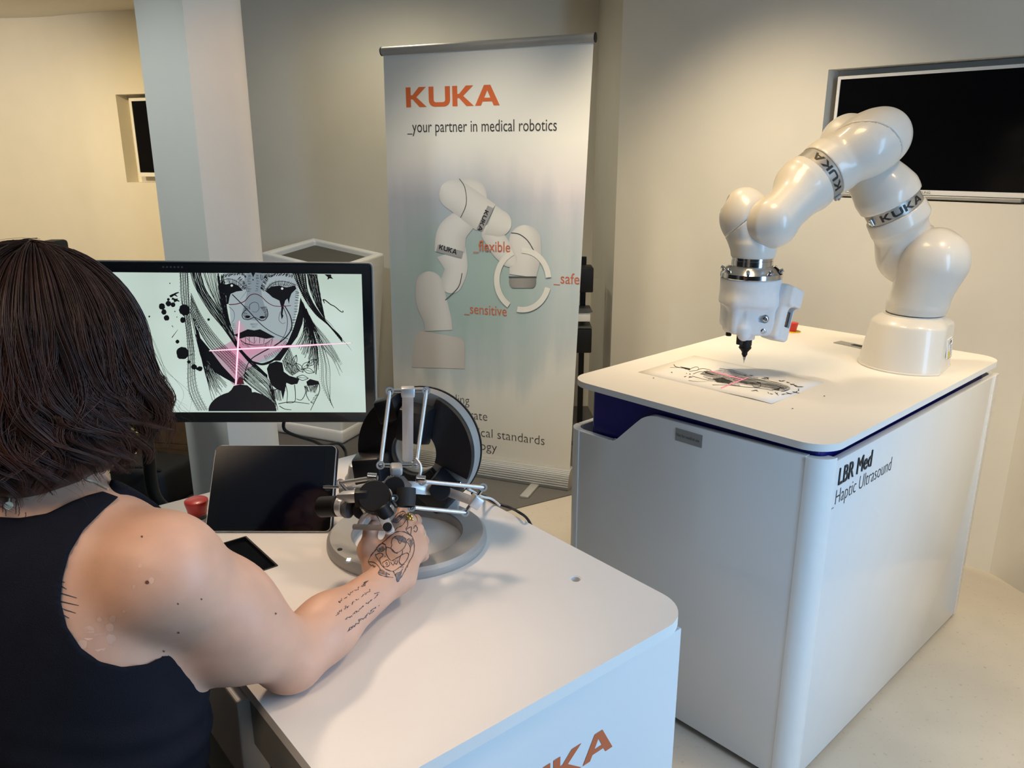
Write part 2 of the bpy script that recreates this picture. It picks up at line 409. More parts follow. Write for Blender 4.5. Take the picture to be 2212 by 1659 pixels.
def concrete():
    m = mat('floor_concrete', (.52, .47, .40), .42, var=.10, scale=3, bump=.12, bscale=60)
    nt = m.node_tree; b = nt.nodes['Principled BSDF']; rp = nt.nodes['Color Ramp'] if 'Color Ramp' in nt.nodes else [n for n in nt.nodes if n.type == 'VALTORGB'][0]
    tc = [n for n in nt.nodes if n.type == 'TEX_COORD'][0]
    v = nt.nodes.new('ShaderNodeTexNoise'); v.inputs['Scale'].default_value = 70; v.inputs['Detail'].default_value = 6
    nt.links.new(tc.outputs['Object'], v.inputs['Vector'])
    r2 = nt.nodes.new('ShaderNodeValToRGB'); r2.color_ramp.elements[0].position = .62; r2.color_ramp.elements[1].position = .74
    r2.color_ramp.elements[0].color = (1, 1, 1, 1); r2.color_ramp.elements[1].color = (.74, .72, .69, 1)
    nt.links.new(v.outputs['Fac'], r2.inputs['Fac'])
    mx = nt.nodes.new('ShaderNodeMix'); mx.data_type = 'RGBA'; mx.blend_type = 'MULTIPLY'; mx.inputs['Factor'].default_value = 1
    nt.links.new(rp.outputs['Color'], mx.inputs['A']); nt.links.new(r2.outputs['Color'], mx.inputs['B']); nt.links.new(mx.outputs['Result'], b.inputs['Base Color'])
    return m
M_floor = concrete()
M_dfloor = mat('dark_grey_carpet', (.11, .105, .10), .9, var=.12, scale=200, bump=.3, bscale=500)

# ------------------------------------------------------------------ room shell
CZ = 2.62
bm = BM(); add_box(bm, (-6.2, -4, -.05), (2.7, 7.2, 0)); struct('floor', bm, M_floor)
bm = BM(); add_prism(bm, [(-2.2, 2.12), (.50, 3.68), (.52, 4.97), (-1.9, 4.97)], .0005, .004); struct('floor_niche', bm, M_dfloor)
bm = BM(); add_box(bm, (-6.2, -4, CZ), (2.7, 7.2, CZ + .06)); struct('ceiling', bm, M_ceil)
def wall_strip(name, pts, z0=0, z1=CZ, th=.08, side=1, m=None, smooth=True):
    """vertical wall of real thickness along a plan polyline; th is added on the far side"""
    P = [Vector((p[0], p[1])) for p in pts]; n = len(P); off = []
    for i in range(n):
        t = (P[min(i+1, n-1)] - P[max(i-1, 0)]).normalized(); off.append(P[i] + Vector((t.y, -t.x))*(-side*th))
    bm = BM(); vs_ = []
    for A, z in ((P, z0), (P, z1), (off, z0), (off, z1)): vs_.append([bm.verts.new((p.x, p.y, z)) for p in A])
    for i in range(n-1):
        bm.faces.new((vs_[0][i], vs_[0][i+1], vs_[1][i+1], vs_[1][i])); bm.faces.new((vs_[2][i+1], vs_[2][i], vs_[3][i], vs_[3][i+1]))
        bm.faces.new((vs_[1][i], vs_[1][i+1], vs_[3][i+1], vs_[3][i])); bm.faces.new((vs_[0][i+1], vs_[0][i], vs_[2][i], vs_[2][i+1]))
    for i in (0, n-1): bm.faces.new((vs_[0][i], vs_[1][i], vs_[3][i], vs_[2][i]))
    bmesh.ops.recalc_face_normals(bm, faces=bm.faces[:])
    return struct(name, bm, m or M_wall, 30 if smooth else False)
# right wall: straight stretch with the screen niche cut through, then curving towards the window
E0 = Vector((.545, 4.243, 0)); dW = Vector((.6869, -.7267, 0)); nW = Vector((.7267, .6869, 0))   # nW points into the wall
S_L, S_R, Z_B, Z_T, S_END = 1.085, 1.925, 1.425, 1.93, 1.97
bm = BM()
MW = Matrix(((dW.x, 0, nW.x, E0.x), (dW.y, 0, nW.y, E0.y), (0, 1, 0, 0), (0, 0, 0, 1)))   # local x along wall, y up, z into wall
add_prism(bm, [(0, 0), (S_END, 0), (S_END, CZ), (0, CZ)], 0, .10, MW, holes=[[(S_L, Z_B), (S_R, Z_B), (S_R, Z_T), (S_L, Z_T)]])
add_box(bm, (S_L - .02, Z_B - .02, .10), (S_R + .02, Z_T + .02, .13), MW)
struct('wall_right', bm, M_wall)
c0 = E0 + dW*S_END
cv = smooth_path([(c0.x - .1*dW.x, c0.y - .1*dW.y, 0), (c0.x, c0.y, 0), (1.935, 2.68, 0), (1.985, 2.45, 0), (2.02, 2.1, 0), (2.04, 1.6, 0), (2.05, 1.0, 0), (2.05, .56, 0)], 6)[6:]
wall_strip('wall_right_curve', cv, side=1)
wall_strip('wall_return', [(.545, 4.243), (.50, 4.97)], side=-1, th=.06)
wall_strip('wall_back', [(-1.82, 4.97), (.60, 4.97)], side=1)
wall_strip('wall_back_return', [(-1.82, 4.97), (-1.82, 6.3)], side=1)
pL = atY(262, 300, 6.44); pR = atY(420, 300, 6.18)
dl = Vector((pR.x - pL.x, pR.y - pL.y, 0)).normalized(); nl = Vector((-dl.y, dl.x, 0)); S0 = Vector((pL.x, pL.y, 0)) - dl*.38
zt = (atpl(262, 204, nl, nl.dot(pL))).z; zb = (atpl(283, 394, nl, nl.dot(pL))).z
lw = smooth_path([(-6.1, 4.6, 0), (-5.6, 5.7, 0), (-4.8, 6.4, 0), (-4.25, 6.72, 0), (S0.x - .35*dl.x, S0.y - .33*dl.y, 0), (S0.x, S0.y, 0)], 6)
wall_strip('wall_left', lw, side=1)
ML = Matrix(((dl.x, 0, nl.x, S0.x), (dl.y, 0, nl.y, S0.y), (0, 1, 0, 0), (0, 0, 0, 1)))    # local x along the wall, y up, z into the wall
bm = BM(); add_prism(bm, [(0, 0), (1.75, 0), (1.75, CZ), (0, CZ)], 0, .11, ML, holes=[[(.38, zb), (1.52, zb), (1.52, zt), (.38, zt)]])
add_box(bm, (.36, zb - .02, .11), (1.54, zt + .02, .14), ML); struct('wall_left_straight', bm, M_wall)
M_dwall = mat('charcoal_wall_paint', (.10, .10, .10), .8)
wall_strip('wall_side', [(-6.1, -4), (-6.1, 4.6)], side=1, m=M_dwall)
wall_strip('wall_rear', [(2.6, -3.9), (-6.1, -3.9)], side=1, m=M_dwall)
# window wall: parapet, header, mullions (the daylight comes through it)
wall_strip('wall_window_parapet', [(2.05, .56), (2.05, -3.9)], 0, .25, side=1)
wall_strip('wall_window_header', [(2.05, .56), (2.05, -3.9)], 2.5, CZ, side=1)
bm = BM()
for y in (.54, -.30, -2.1, -3.85): add_box(bm, (2.02, y - .03, .25), (2.10, y + .03, 2.5))
for z in (.25, 2.46): add_box(bm, (2.02, -3.88, z), (2.10, .57, z + .05))
struct('window_1', bm, M_dgrey)
# pillar in front of the left wall, two flat faces meeting in a sharp arris, rounded right flank
out = [(-1.404, 3.215), (-1.165, 3.06), (-1.10, 3.105)]
for k in range(9):
    t = math.radians(-60 + 110*k/8); out.append((-1.105 + .085*math.cos(t), 3.235 + .10*math.sin(t)))
out += [(-1.20, 3.42), (-1.36, 3.40)]
bm = BM(); add_prism(bm, out, 0, CZ); struct('column', bm, M_wall, 28)

# ------------------------------------------------------------------ wall screens
def wall_screen(name, label, MS, wd, ht, bez, bezb, depth=.05):
    """MS: local x along the wall, y up, z into the wall; front at z = 0"""
    t = thing(name, label, 'screen', MS @ Vector((wd/2, 0, 0)))
    bm = BM(); add_prism(bm, rpoly(wd, ht, .004), 0, .012, MS, holes=[[(bez, bezb), (wd - bez, bezb), (wd - bez, ht - bez), (bez, ht - bez)]])
    link('bezel', bm, M_white, t)
    bm = BM(); add_box(bm, (bez - .003, bezb - .003, .004), (wd - bez + .003, ht - bez + .003, .010), MS); link('screen', bm, M_tvglass, t)
    bm = BM(); add_box(bm, (.02, .02, .0121), (wd - .02, ht - .02, depth), MS, .004); link('housing', bm, M_dgrey, t)
    return t
MS = MW @ Matrix.Translation((1.112, 1.447, .035))
tv = wall_screen('wall_screen', 'wide black flat screen with thin white frame set into the wall behind the robot arm', MS, .785, .457, .012, .018)
flat_text('maker_lettering', 'SAMSUNG', MS @ Matrix.Translation((.355, .0045, -.0008)) @ Matrix.Scale(1, 4), M_dgrey, tv, .013, 1.1)
bm = BM(); add_box(bm, (.05, -.016, -.012), (.735, -.002, .03), MS, .003); link('speaker_bar', bm, M_alum, tv)
# screen in the left recess
wall_screen('wall_screen', 'narrow sliver of black screen with white frame half hidden by the pillar', ML @ Matrix.Translation((.46, zb + .045, .045)), 1.0, zt - zb - .07, .022, .03, .05)
# ------------------------------------------------------------------ robot cart (right)
def local(O, e1, e2):
    return Matrix(((e1[0], e2[0], 0, O[0]), (e1[1], e2[1], 0, O[1]), (0, 0, 1, 0), (0, 0, 0, 1)))
RW, RD, TOP = .813, 1.226, .956
RM = local((.165, 2.278), (.682, -.731), (.731, .682))       # x along its front, y towards its back
cart = thing('robot_cart', 'large white cart with deep blue band carrying the robot arm', 'cart', RM @ Vector((RW/2, RD/2, 0)))
bm = BM(); add_prism(bm, rpoly(RW, RD, .075, 10), TOP - .018, TOP, RM, bev=.003); link('top_plate', bm, M_matte, cart, 40)
bm = BM(); add_prism(bm, rpoly(RW - .11, RD - .09, .012, 4, .075, .030), .06, TOP - .0185, RM); link('inner_body', bm, M_blue, cart, 40)
# white shell: front panel with the stepped top edge, corner posts, side panels
c = .052; T = .022
def bezier_step():
    pts = [(c, 0.02), (.7605, 0.02), (.7605, .924), (.33, .915)]
    for k in range(1, 7):
        t = k/6; pts.append((.33 - .05*t - .0*t, .915 - .018*t*t))
    pts += [(.262, .880), (.20, .818)]
    for k in range(1, 6):
        t = k/5; pts.append((.20 - .03*t, .818 - .014*(1 - (1-t)**2)))
    pts += [(c, .803)]
    return pts
FR = RM @ Matrix(((1, 0, 0, 0), (0, 0, 1, 0), (0, 1, 0, 0), (0, 0, 0, 1)))     # local x along front, y up, z = depth
bm = BM(); add_prism(bm, bezier_step(), .0015, T, FR, bev=.002); link('front_panel', bm, M_gloss, cart, 30)
def corner(cx, cy, a0, z1, wallt=T):
    pts = []
    for r, seq in ((c, range(13)), (c - wallt, range(12, -1, -1))):
        for k in seq:
            t = math.radians(a0 + 90*k/12); pts.append((cx + r*math.cos(t), cy + r*math.sin(t)))
    bm = BM(); add_prism(bm, pts, .02, z1, RM, bev=.0015); return bm
link('corner_post', corner(RW - c, c, 270, .922), M_white, cart, 40)
link('corner_post', corner(c, c, 180, .803), M_white, cart, 40)
link('corner_post', corner(RW - c, RD - c, 0, .905), M_white, cart, 40)
link('corner_post', corner(c, RD - c, 90, .803), M_white, cart, 40)
SR = RM @ Matrix(((0, 0, -1, RW), (1, 0, 0, 0), (0, 1, 0, 0), (0, 0, 0, 1)))   # local x along right side, y up, z inwards
bm = BM(); add_prism(bm, [(c + .0015, .02), (RD - .012, .02), (RD - .012, .906), (c + .0015, .912)], .0015, T, SR, bev=.002); sp = link('side_panel', bm, M_gloss, cart, 30)
bm = BM(); add_box(bm, (0, c + .002, .02), (T, RD - c - .002, .803), RM, .002); link('side_panel', bm, M_gloss, cart, 30)
bm = BM(); add_box(bm, (c + .002, RD - T, .02), (RW - c - .002, RD, .803), RM, .002); link('back_panel', bm, M_gloss, cart, 30)
for x in (.10, RW - .10):
    for y in (.12, RD - .12):
        bm = BM(); add_cyl(bm, RM @ Vector((x, y, 0)), RM @ Vector((x, y, .06)), .022, n=16); link('foot', bm, M_dgrey, cart, True)
V, Fc = text_verts('LBR Med', .063, .80); VV = []; FFc = []
for k_, (ox, oy) in enumerate(((0, 0), (.0007, .0002), (-.0007, -.0002), (0, .0006), (0, -.0006))):
    b_ = len(VV); VV += [SR @ Vector((x + .070 + ox, y + .846 + oy, .0008 - .0004*k_)) for x, y in V]; FFc += [tuple(b_ + i for i in f) for f in Fc]
link('model_lettering', quadmesh('model_lettering', VV, FFc), M_ink, sp)
flat_text('model_lettering', '_Haptic Ultrasound', SR @ Matrix.Translation((.045, .796, .0008)), M_ink, sp, .056, .78, bold=-.0006)
# warning sticker
M_stick = mat('grey_sticker', (.30, .30, .30), .5, coat=.3)
st = thing('warning_sticker', 'small grey sticker reading Not for medical use stuck on the robot cart front', 'sticker', FR @ Vector((.437, .876, .001)))
bm = BM(); add_box(bm, (.396, .866, .0004), (.480, .901, .0012), FR); link('sticker_sheet', bm, M_stick, st)
flat_text('lettering', 'Not for medical use', FR @ Matrix.Translation((.399, .8795, .0001)), M_inkb, st, .0118, .76)
# emergency stop on the robot cart
def estop(p, rad, label, ring=True):
    t = thing('emergency_stop_button', label, 'button', p)
    bm = BM()
    if ring: add_lathe(bm, [(rad*1.55, 0), (rad*1.55, .0012), (rad*1.0, .0014)], Matrix.Translation(p), 32); link('yellow_ring', bm, M_yellow, t); bm = BM()
    add_lathe(bm, [(rad*.72, 0), (rad*.72, rad*.5), (rad*.8, rad*.55)], Matrix.Translation(p), 28); link('collar', bm, M_red if ring else M_dgrey, t, True); bm = BM()
    add_lathe(bm, [(rad*.76, rad*.4), (rad*.84, rad*.9), (rad*.98, rad*1.45), (rad*.96, rad*1.62), (rad*.8, rad*1.72), (0, rad*1.76)], Matrix.Translation(p), 32); link('cap', bm, M_red, t, True)
    return t
estop(atz(1711, 716, TOP), .0205, 'red emergency stop button in a yellow ring on the robot cart top')
# metal label plate by the robot base
pl = thing('metal_plate', 'flat grey metal plate with black slot lying beside the robot base', 'plate', atz(1840, 744, TOP))
def plate_frame(a, b):
    a, b = Vector(a), Vector(b); return frame(a, b - a)
a = atz(1800, 741, TOP); b = atz(1875, 757, TOP); MP = plate_frame(a, b); L = (b - a).length
bm = BM(); add_box(bm, (0, 0, 0), (L, .045, .003), MP, .0008); link('plate', bm, M_alum, pl)
bm = BM(); add_box(bm, (L*.45, .012, .0031), (L*.95, .034, .0042), MP); link('slot', bm, M_black, pl)

# ------------------------------------------------------------------ control cart (front)
FW, FD = .5735, .882
FM = local((-.1719, .6555), (.770, .638), (-.638, .770))
cc = thing('control_cart', 'white control cart with orange lettering, haptic device and tablet standing on it', 'cart', FM @ Vector((FW/2, FD/2, 0)))
hole = [(.502 + .0095*math.cos(2*math.pi*k/20), .179 + .0095*math.sin(2*math.pi*k/20)) for k in range(20)]
rec = [(.02, .518), (.157, .518), (.157, .652), (.02, .652)]
bm = BM(); add_prism(bm, rpoly(FW, FD, [.012, .062, .06, .03], 10), TOP - .018, TOP, FM, holes=[hole, rec])
link('top_plate', bm, M_matte, cc, 40)
bm = BM(); add_lathe(bm, [(.0095, -.0005), (.0075, -.001), (.0075, -.016), (0, -.016)], FM @ Matrix.Translation((.502, .179, TOP)), 20, cap=False); link('cable_hole', bm, M_white, cc, True)
bm = BM(); add_box(bm, (.0205, .5185, TOP - .014), (.1565, .6515, TOP - .004), FM); link('touch_panel', bm, M_blackg, cc)
bm = BM(); add_prism(bm, rpoly(.139, .136, .002, 2, .019, .517), TOP - .010, TOP + .0006, FM, holes=[rpoly(.133, .130, .002, 2, .022, .520)]); link('panel_rim', bm, M_black, cc)
bm = BM(); add_box(bm, (.03, .030, .03), (.5535, FD - .031, TOP - .0185), FM); link('inner_body', bm, M_black, cc)
FF = FM @ Matrix(((1, 0, 0, 0), (0, 0, 1, .010), (0, 1, 0, 0), (0, 0, 0, 1)))
bm = BM(); add_box(bm, (.012, .02, 0), (.556, .930, .018), FF, .0015); fp = link('front_panel', bm, M_gloss, cc)
flat_kuka('front_lettering', FF @ Matrix.Translation((.1855, .7985, -.0006)), M_orange, fp, .040, 1.18)
bm = BM(); add_box(bm, (.538, .029, .02), (.556, FD - .02, .930), FM, .0015); link('side_panel', bm, M_gloss, cc)
bm = BM(); add_box(bm, (.030, FD - .030, .02), (.537, FD - .012, .930), FM, .0015); link('back_panel', bm, M_gloss, cc)
M_greyl = mat('grey_green_laminate', (.23, .235, .215), .5)
bm = BM(); add_box(bm, (.004, .012, TOP - .095), (.022, .262, TOP - .0185), FM, .001); link('apron', bm, M_greyl, cc)
bm = BM(); add_box(bm, (-.012, .264, .80), (.024, .46, TOP - .024), FM, .003); link('side_panel', bm, M_white, cc)
for x in (.07, FW - .07):
    for y in (.08, FD - .08):
        bm = BM(); add_cyl(bm, FM @ Vector((x, y, 0)), FM @ Vector((x, y, .06)), .02, n=14); link('foot', bm, M_dgrey, cc, True)
estop(atz(428, 1118, TOP), .0215, 'red mushroom button peeking out behind the tablet', False)
# ------------------------------------------------------------------ white kiosk behind the monitor
k = thing('kiosk', 'white angular kiosk with sunken dark glass top behind the monitor', 'kiosk', (-1.07, 4.52, 0))
TL_, TB_, TR_, TF_ = Vector((-1.405, 4.46, 1.073)), Vector((-1.21, 4.87, 1.112)), Vector((-.738, 4.60, 1.050)), Vector((-.945, 4.19, 1.012))
top = [TL_, TF_, TR_, TB_]; cen = sum(top, Vector())/4
ins = [p + (cen - p).normalized()*.055 for p in top]
bot = [Vector((-1.385, 4.45, .07)), Vector((-.97, 4.26, .07)), Vector((-.83, 4.60, .07)), Vector((-1.19, 4.82, .07))]
V = top + ins + [p - Vector((0, 0, .035)) for p in ins] + [p - Vector((0, 0, .06)) for p in top] + bot
Fc = []
for i in range(4):
    j = (i+1) % 4
    Fc += [(i, j, 4+j, 4+i), (4+i, 4+j, 8+j, 8+i), (12+i, 12+j, j, i), (16+i, 16+j, 12+j, 12+i)]
Fc += [(16, 19, 18, 17)]
o = link('housing', quadmesh('housing', V, Fc), M_white, k)
bv = o.modifiers.new('b', 'BEVEL'); bv.width = .012; bv.segments = 3; bv.limit_method = 'ANGLE'
o = link('glass_top', quadmesh('glass_top', [p - Vector((0, 0, .033)) for p in ins], [(0, 1, 2, 3)]), mat('dim_grey_glass', (.10, .095, .08), .5, spec=.2), k)
bb = [cen + (Vector((p.x, p.y, cen.z)) - cen)*1.05 for p in bot]
bm = BM(); add_prism(bm, [(p.x, p.y) for p in bb], .004, .085, bev=.02, seg=3); link('base', bm, M_white, k, 40)
f0, f1 = V[17], V[13]; f2 = V[18]
bm = BM(); s_ = (V[17] + V[18])*.5; add_tube(bm, [s_ + Vector((.002, -.003, .02)), (V[13] + V[14])*.5 + Vector((.002, -.003, -.02))], .002, 6); link('panel_seam', bm, M_dgrey, k)
# ------------------------------------------------------------------ pull-up banner
bd = Vector((.932, -.363, 0)); bn = Vector((-.363, -.932, 0)); B0 = Vector((-.632, 4.0107, 0))
MB = Matrix(((bd.x, 0, bn.x, B0.x), (bd.y, 0, bn.y, B0.y), (0, 1, 0, 0), (0, 0, 0, 1)))   # x along, y up, z towards the viewer
bnt = bn
bnt = MB.to_3x3().col[2].copy()
ban = thing('pull_up_banner', 'tall pull-up banner with orange lettering and a printed robot arm', 'banner', MB @ Vector((.48, 0, 0)))
BWD = .984
def banner_mat():
    m = bpy.data.materials.new('banner_print'); m.use_nodes = True; nt = m.node_tree; b = nt.nodes['Principled BSDF']; b.inputs['Roughness'].default_value = .55
    N = nt.nodes.new; Lk = nt.links.new
    uv = N('ShaderNodeUVMap'); sep = N('ShaderNodeSeparateXYZ'); Lk(uv.outputs[0], sep.inputs[0])
    # blue-green haze in the middle of the sheet
    mp = N('ShaderNodeMapping'); mp.inputs['Location'].default_value = (-.42, -.47, 0); Lk(uv.outputs[0], mp.inputs[0])
    sc_ = N('ShaderNodeVectorMath'); sc_.operation = 'MULTIPLY'; sc_.inputs[1].default_value = (1.35, 3.1, 0); Lk(mp.outputs[0], sc_.inputs[0])
    ln = N('ShaderNodeVectorMath'); ln.operation = 'LENGTH'; Lk(sc_.outputs[0], ln.inputs[0])
    st = N('ShaderNodeMapping'); st.inputs['Rotation'].default_value = (0, 0, -.45); st.inputs['Scale'].default_value = (7, 1.6, 1); Lk(uv.outputs[0], st.inputs[0])
    nz = N('ShaderNodeTexNoise'); nz.inputs['Scale'].default_value = 1.3; nz.inputs['Detail'].default_value = 5; Lk(st.outputs[0], nz.inputs[0])
    ad = N('ShaderNodeMath'); ad.operation = 'MULTIPLY_ADD'; ad.inputs[1].default_value = .55; Lk(nz.outputs['Fac'], ad.inputs[0]); Lk(ln.outputs['Value'], ad.inputs[2])
    cr = N('ShaderNodeValToRGB'); e = cr.color_ramp.elements
    e[0].position = .45; e[0].color = (.33, .44, .43, 1); e[1].position = 1.0; e[1].color = (.70, .70, .67, 1)
    x = cr.color_ramp.elements.new(.68); x.color = (.42, .50, .52, 1); x = cr.color_ramp.elements.new(.86); x.color = (.52, .57, .58, 1)
    sb = N('ShaderNodeMath'); sb.operation = 'MULTIPLY'; sb.inputs[1].default_value = .80; Lk(ad.outputs[0], sb.inputs[0]); Lk(sb.outputs[0], cr.inputs[0])
    # greyer blue at the top of the haze
    mr = N('ShaderNodeMapRange'); mr.inputs[1].default_value = .50; mr.inputs[2].default_value = .68; Lk(sep.outputs['Y'], mr.inputs[0])
    c2 = N('ShaderNodeMix'); c2.data_type = 'RGBA'; c2.blend_type = 'MULTIPLY'; c2.inputs['B'].default_value = (.86, .80, .90, 1); Lk(mr.outputs[0], c2.inputs['Factor']); Lk(cr.outputs[0], c2.inputs['A'])
    # white above the haze
    m2 = N('ShaderNodeMapRange'); m2.inputs[1].default_value = .66; m2.inputs[2].default_value = .80; Lk(sep.outputs['Y'], m2.inputs[0])
    c3 = N('ShaderNodeMix'); c3.data_type = 'RGBA'; c3.inputs['B'].default_value = (.74, .74, .71, 1); Lk(m2.outputs[0], c3.inputs['Factor']); Lk(c2.outputs['Result'], c3.inputs['A'])
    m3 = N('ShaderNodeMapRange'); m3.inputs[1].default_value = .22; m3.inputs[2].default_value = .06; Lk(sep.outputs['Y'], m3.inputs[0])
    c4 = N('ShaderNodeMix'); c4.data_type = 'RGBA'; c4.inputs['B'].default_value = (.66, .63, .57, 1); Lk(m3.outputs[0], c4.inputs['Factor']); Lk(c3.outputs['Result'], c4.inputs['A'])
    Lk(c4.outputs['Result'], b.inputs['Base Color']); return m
def uvquad(name, P4, m, parent, nx=1, ny=1, thick=None):
    V = []; Fc = []
    for j in range(ny + 1):
        for i in range(nx + 1):
            u, v = i/nx, j/ny; V.append((P4[0]*(1-u) + P4[1]*u)*(1-v) + (P4[3]*(1-u) + P4[2]*u)*v)
    for j in range(ny):
        for i in range(nx): a = j*(nx+1) + i; Fc.append((a, a+1, a+nx+2, a+nx+1))
    me = quadmesh(name, V, Fc); ul = me.uv_layers.new(name='UVMap')
    for p in me.polygons:
        for li in p.loop_indices:
            vi = me.loops[li].vertex_index; ul.data[li].uv = ((vi % (nx+1))/nx, (vi//(nx+1))/ny)
    o = link(name, me, m, parent); return o
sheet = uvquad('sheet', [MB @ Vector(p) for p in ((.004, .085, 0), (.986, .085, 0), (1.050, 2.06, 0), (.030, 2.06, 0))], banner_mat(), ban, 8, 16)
sd = sheet.modifiers.new('s', 'SOLIDIFY'); sd.thickness = .0006
bm = BM(); add_cyl(bm, MB @ Vector((.026, 2.062, .002)), MB @ Vector((1.056, 2.074, .002)), .019, n=20); link('top_rail', bm, M_alum, ban, 40)
for x in (.022, 1.056):
    bm = BM(); y = 2.068 + (x - .54)*.0117; add_cyl(bm, MB @ Vector((x, y, .002)), MB @ Vector((x + .004, y, .002)), .0205, n=20); link('end_cap', bm, M_black, ban, 40)
bm = BM(); pts = [(-.055, 0), (.055, 0)] + [(.060 - .052*(1 - math.cos(t)), .006 + .092*math.sin(t)) for t in np.linspace(.05, 1.5, 10)] + [(-.03, .098), (-.058, .06)]
add_prism(bm, pts, -.005, BWD + .012, MB @ Matrix(((0, 0, 1, 0), (0, 1, 0, .004), (1, 0, 0, 0), (0, 0, 0, 1)))); link('cassette', bm, M_alum, ban, 40)
for k_ in range(9):
    t = .15 + k_*.13; bm = BM(); y = .010 + .092*math.sin(t); z = .0605 - .052*(1 - math.cos(t))
    add_cyl(bm, MB @ Vector((-.004, y, z)), MB @ Vector((BWD + .011, y, z)), .0022, n=6); link('rib', bm, M_alum, ban)
for x in (.12, .80):
    bm = BM(); add_box(bm, (x, -.002, -.05), (x + .045, .014, .215), MB @ Matrix.Translation((0, .002, 0)), .005); link('foot', bm, M_alum, ban, 40)
bm = BM(); add_cyl(bm, MB @ Vector((.49, .05, -.03)), MB @ Vector((.49, 2.05, -.02)), .009, n=12); link('pole', bm, M_alum, ban, True)
def on_banner(x, y, lift=.0015):
    """photo point on the printed sheet -> point on the banner plane"""
    return atpl(x, y, bnt, bnt.dot(MB @ Vector((0, 0, lift))))
def banner_uv(x, y): p = MB.inverted() @ on_banner(x, y, 0); return p.x, p.y
x0, y0 = banner_uv(878, 232); x1, y1 = banner_uv(1077, 228); hgt = banner_uv(878, 189)[1] - y0
q, wd_ = kuka_quads(.10)
flat_kuka('printed_lettering', MB @ Matrix.Translation((x0, y0, .0012)), M_orange, sheet, hgt, (x1 - x0)/(wd_*hgt))
def banner_text(body, xa, ya, xb, capx, capy, m, bold=0, right=False, lift=.0012):
    a = banner_uv(xa, ya); b = banner_uv(xb, ya)
    if right: b = banner_uv(xb, ya); a = (banner_uv(xa, ya)[0], b[1])
    V, Fc = text_verts(body, 1, 1); w1 = max(v[0] for v in V) - min(v[0] for v in V)
    size = capy; sx = (b[0] - a[0])/(w1*size)
    flat_text('printed_lettering', body, MB @ Matrix.Translation((a[0], a[1], lift)), m, sheet, size, sx, bold=bold)
banner_text('_your partner in medical robotics', 880, 286, 1203, 0, .075, M_ink, .0)
M_org2 = mat('orange_print_light', (.52, .13, .06), .6)
banner_text('_flexible', 1023, 541, 1103, 0, .072, M_org2, lift=.0046); banner_text('_safe', 1196, 611, 1252, 0, .072, M_org2); banner_text('_sensitive', 1003, 676, 1095, 0, .072, M_org2)
banner_text('providing', 930, 874, 1013, 0, .070, M_ink, -.001, True); banner_text('easy to integrate', 893, 909, 1052, 0, .070, M_ink, -.001, True)
banner_text('meets medical standards', 920, 961, 1175, 0, .070, M_ink, -.001, True); banner_text('technology', 956, 976, 1074, 0, .070, M_ink, -.001, True)
# printed robot arm: shaded flat strips (print, so the tones are part of the sheet)
def print_mat():
    m = bpy.data.materials.new('robot_print'); m.use_nodes = True; nt = m.node_tree; b = nt.nodes['Principled BSDF']; b.inputs['Roughness'].default_value = .55
    a = nt.nodes.new('ShaderNodeVertexColor'); a.layer_name = 'ink'; n = nt.nodes.new('ShaderNodeTexNoise'); n.inputs['Scale'].default_value = 200
    mx = nt.nodes.new('ShaderNodeMix'); mx.data_type = 'RGBA'; mx.blend_type = 'MULTIPLY'; mx.inputs['Factor'].default_value = .06
    nt.links.new(a.outputs[0], mx.inputs['A']); nt.links.new(n.outputs['Color'], mx.inputs['B']); nt.links.new(mx.outputs['Result'], b.inputs['Base Color']); return m
M_print = print_mat()
def strip(pts, widths, lo, hi, lift, dark_side=1, cols=9, caps=(1, 1), name='printed_arm'):
    """printed rounded strip: centre line and widths in photo points, tone fades across"""
    S = smooth_path([(p[0], p[1], w_) for p, w_ in zip(pts, widths)], 8)
    C = [(p.x, p.y, p.z) for p in S]
    if caps[0]:
        d = Vector((C[0][0]-C[1][0], C[0][1]-C[1][1])).normalized(); r = C[0][2]
        C = [(C[0][0] + d.x*r*math.sin(t), C[0][1] + d.y*r*math.sin(t), r*math.cos(t)) for t in np.linspace(1.56, .15, 8)] + C
    if caps[1]:
        d = Vector((C[-1][0]-C[-2][0], C[-1][1]-C[-2][1])).normalized(); r = C[-1][2]
        C = C + [(C[-1][0] + d.x*r*math.sin(t), C[-1][1] + d.y*r*math.sin(t), r*math.cos(t)) for t in np.linspace(.15, 1.56, 8)]
    V = []; Fc = []; K = []; n = len(C)
    for i, (x, y, r) in enumerate(C):
        d = Vector((C[min(i+1, n-1)][0] - C[max(i-1, 0)][0], C[min(i+1, n-1)][1] - C[max(i-1, 0)][1])); d = d.normalized() if d.length > 1e-6 else Vector((0, 1))
        nx, ny = -d.y, d.x
        for k in range(cols):
            s = -1 + 2*k/(cols-1); V.append(on_banner(x + nx*r*s, y + ny*r*s, lift))
            t = s*dark_side; g = max(0, min(1, .82 - .45*max(0, t)**1.6 - .25*max(0, -t)**4)); K.append([lo[j] + (hi[j] - lo[j])*g for j in range(3)])
    for i in range(n-1):
        for k in range(cols-1): a = i*cols + k; Fc.append((a, a+1, a+cols+1, a+cols))
    me = quadmesh(name, V, Fc); ca = me.color_attributes.new('ink', 'FLOAT_COLOR', 'POINT')
    for i, c_ in enumerate(K): ca.data[i].color = (*c_, 1)
    return link(name, me, M_print, sheet)
LO, HI = (.36, .36, .37), (.74, .73, .71)
strip([(947, 795), (948, 765), (950, 735), (952, 722)], [57, 56, 53, 44], (.42, .40, .38), (.64, .60, .57), .0016, 1, caps=(0, 0), name='printed_base')
strip([(947, 714), (945, 690), (932, 650), (927, 615)], [30, 30, 33, 29], LO, HI, .0020, -1, caps=(0, 1))
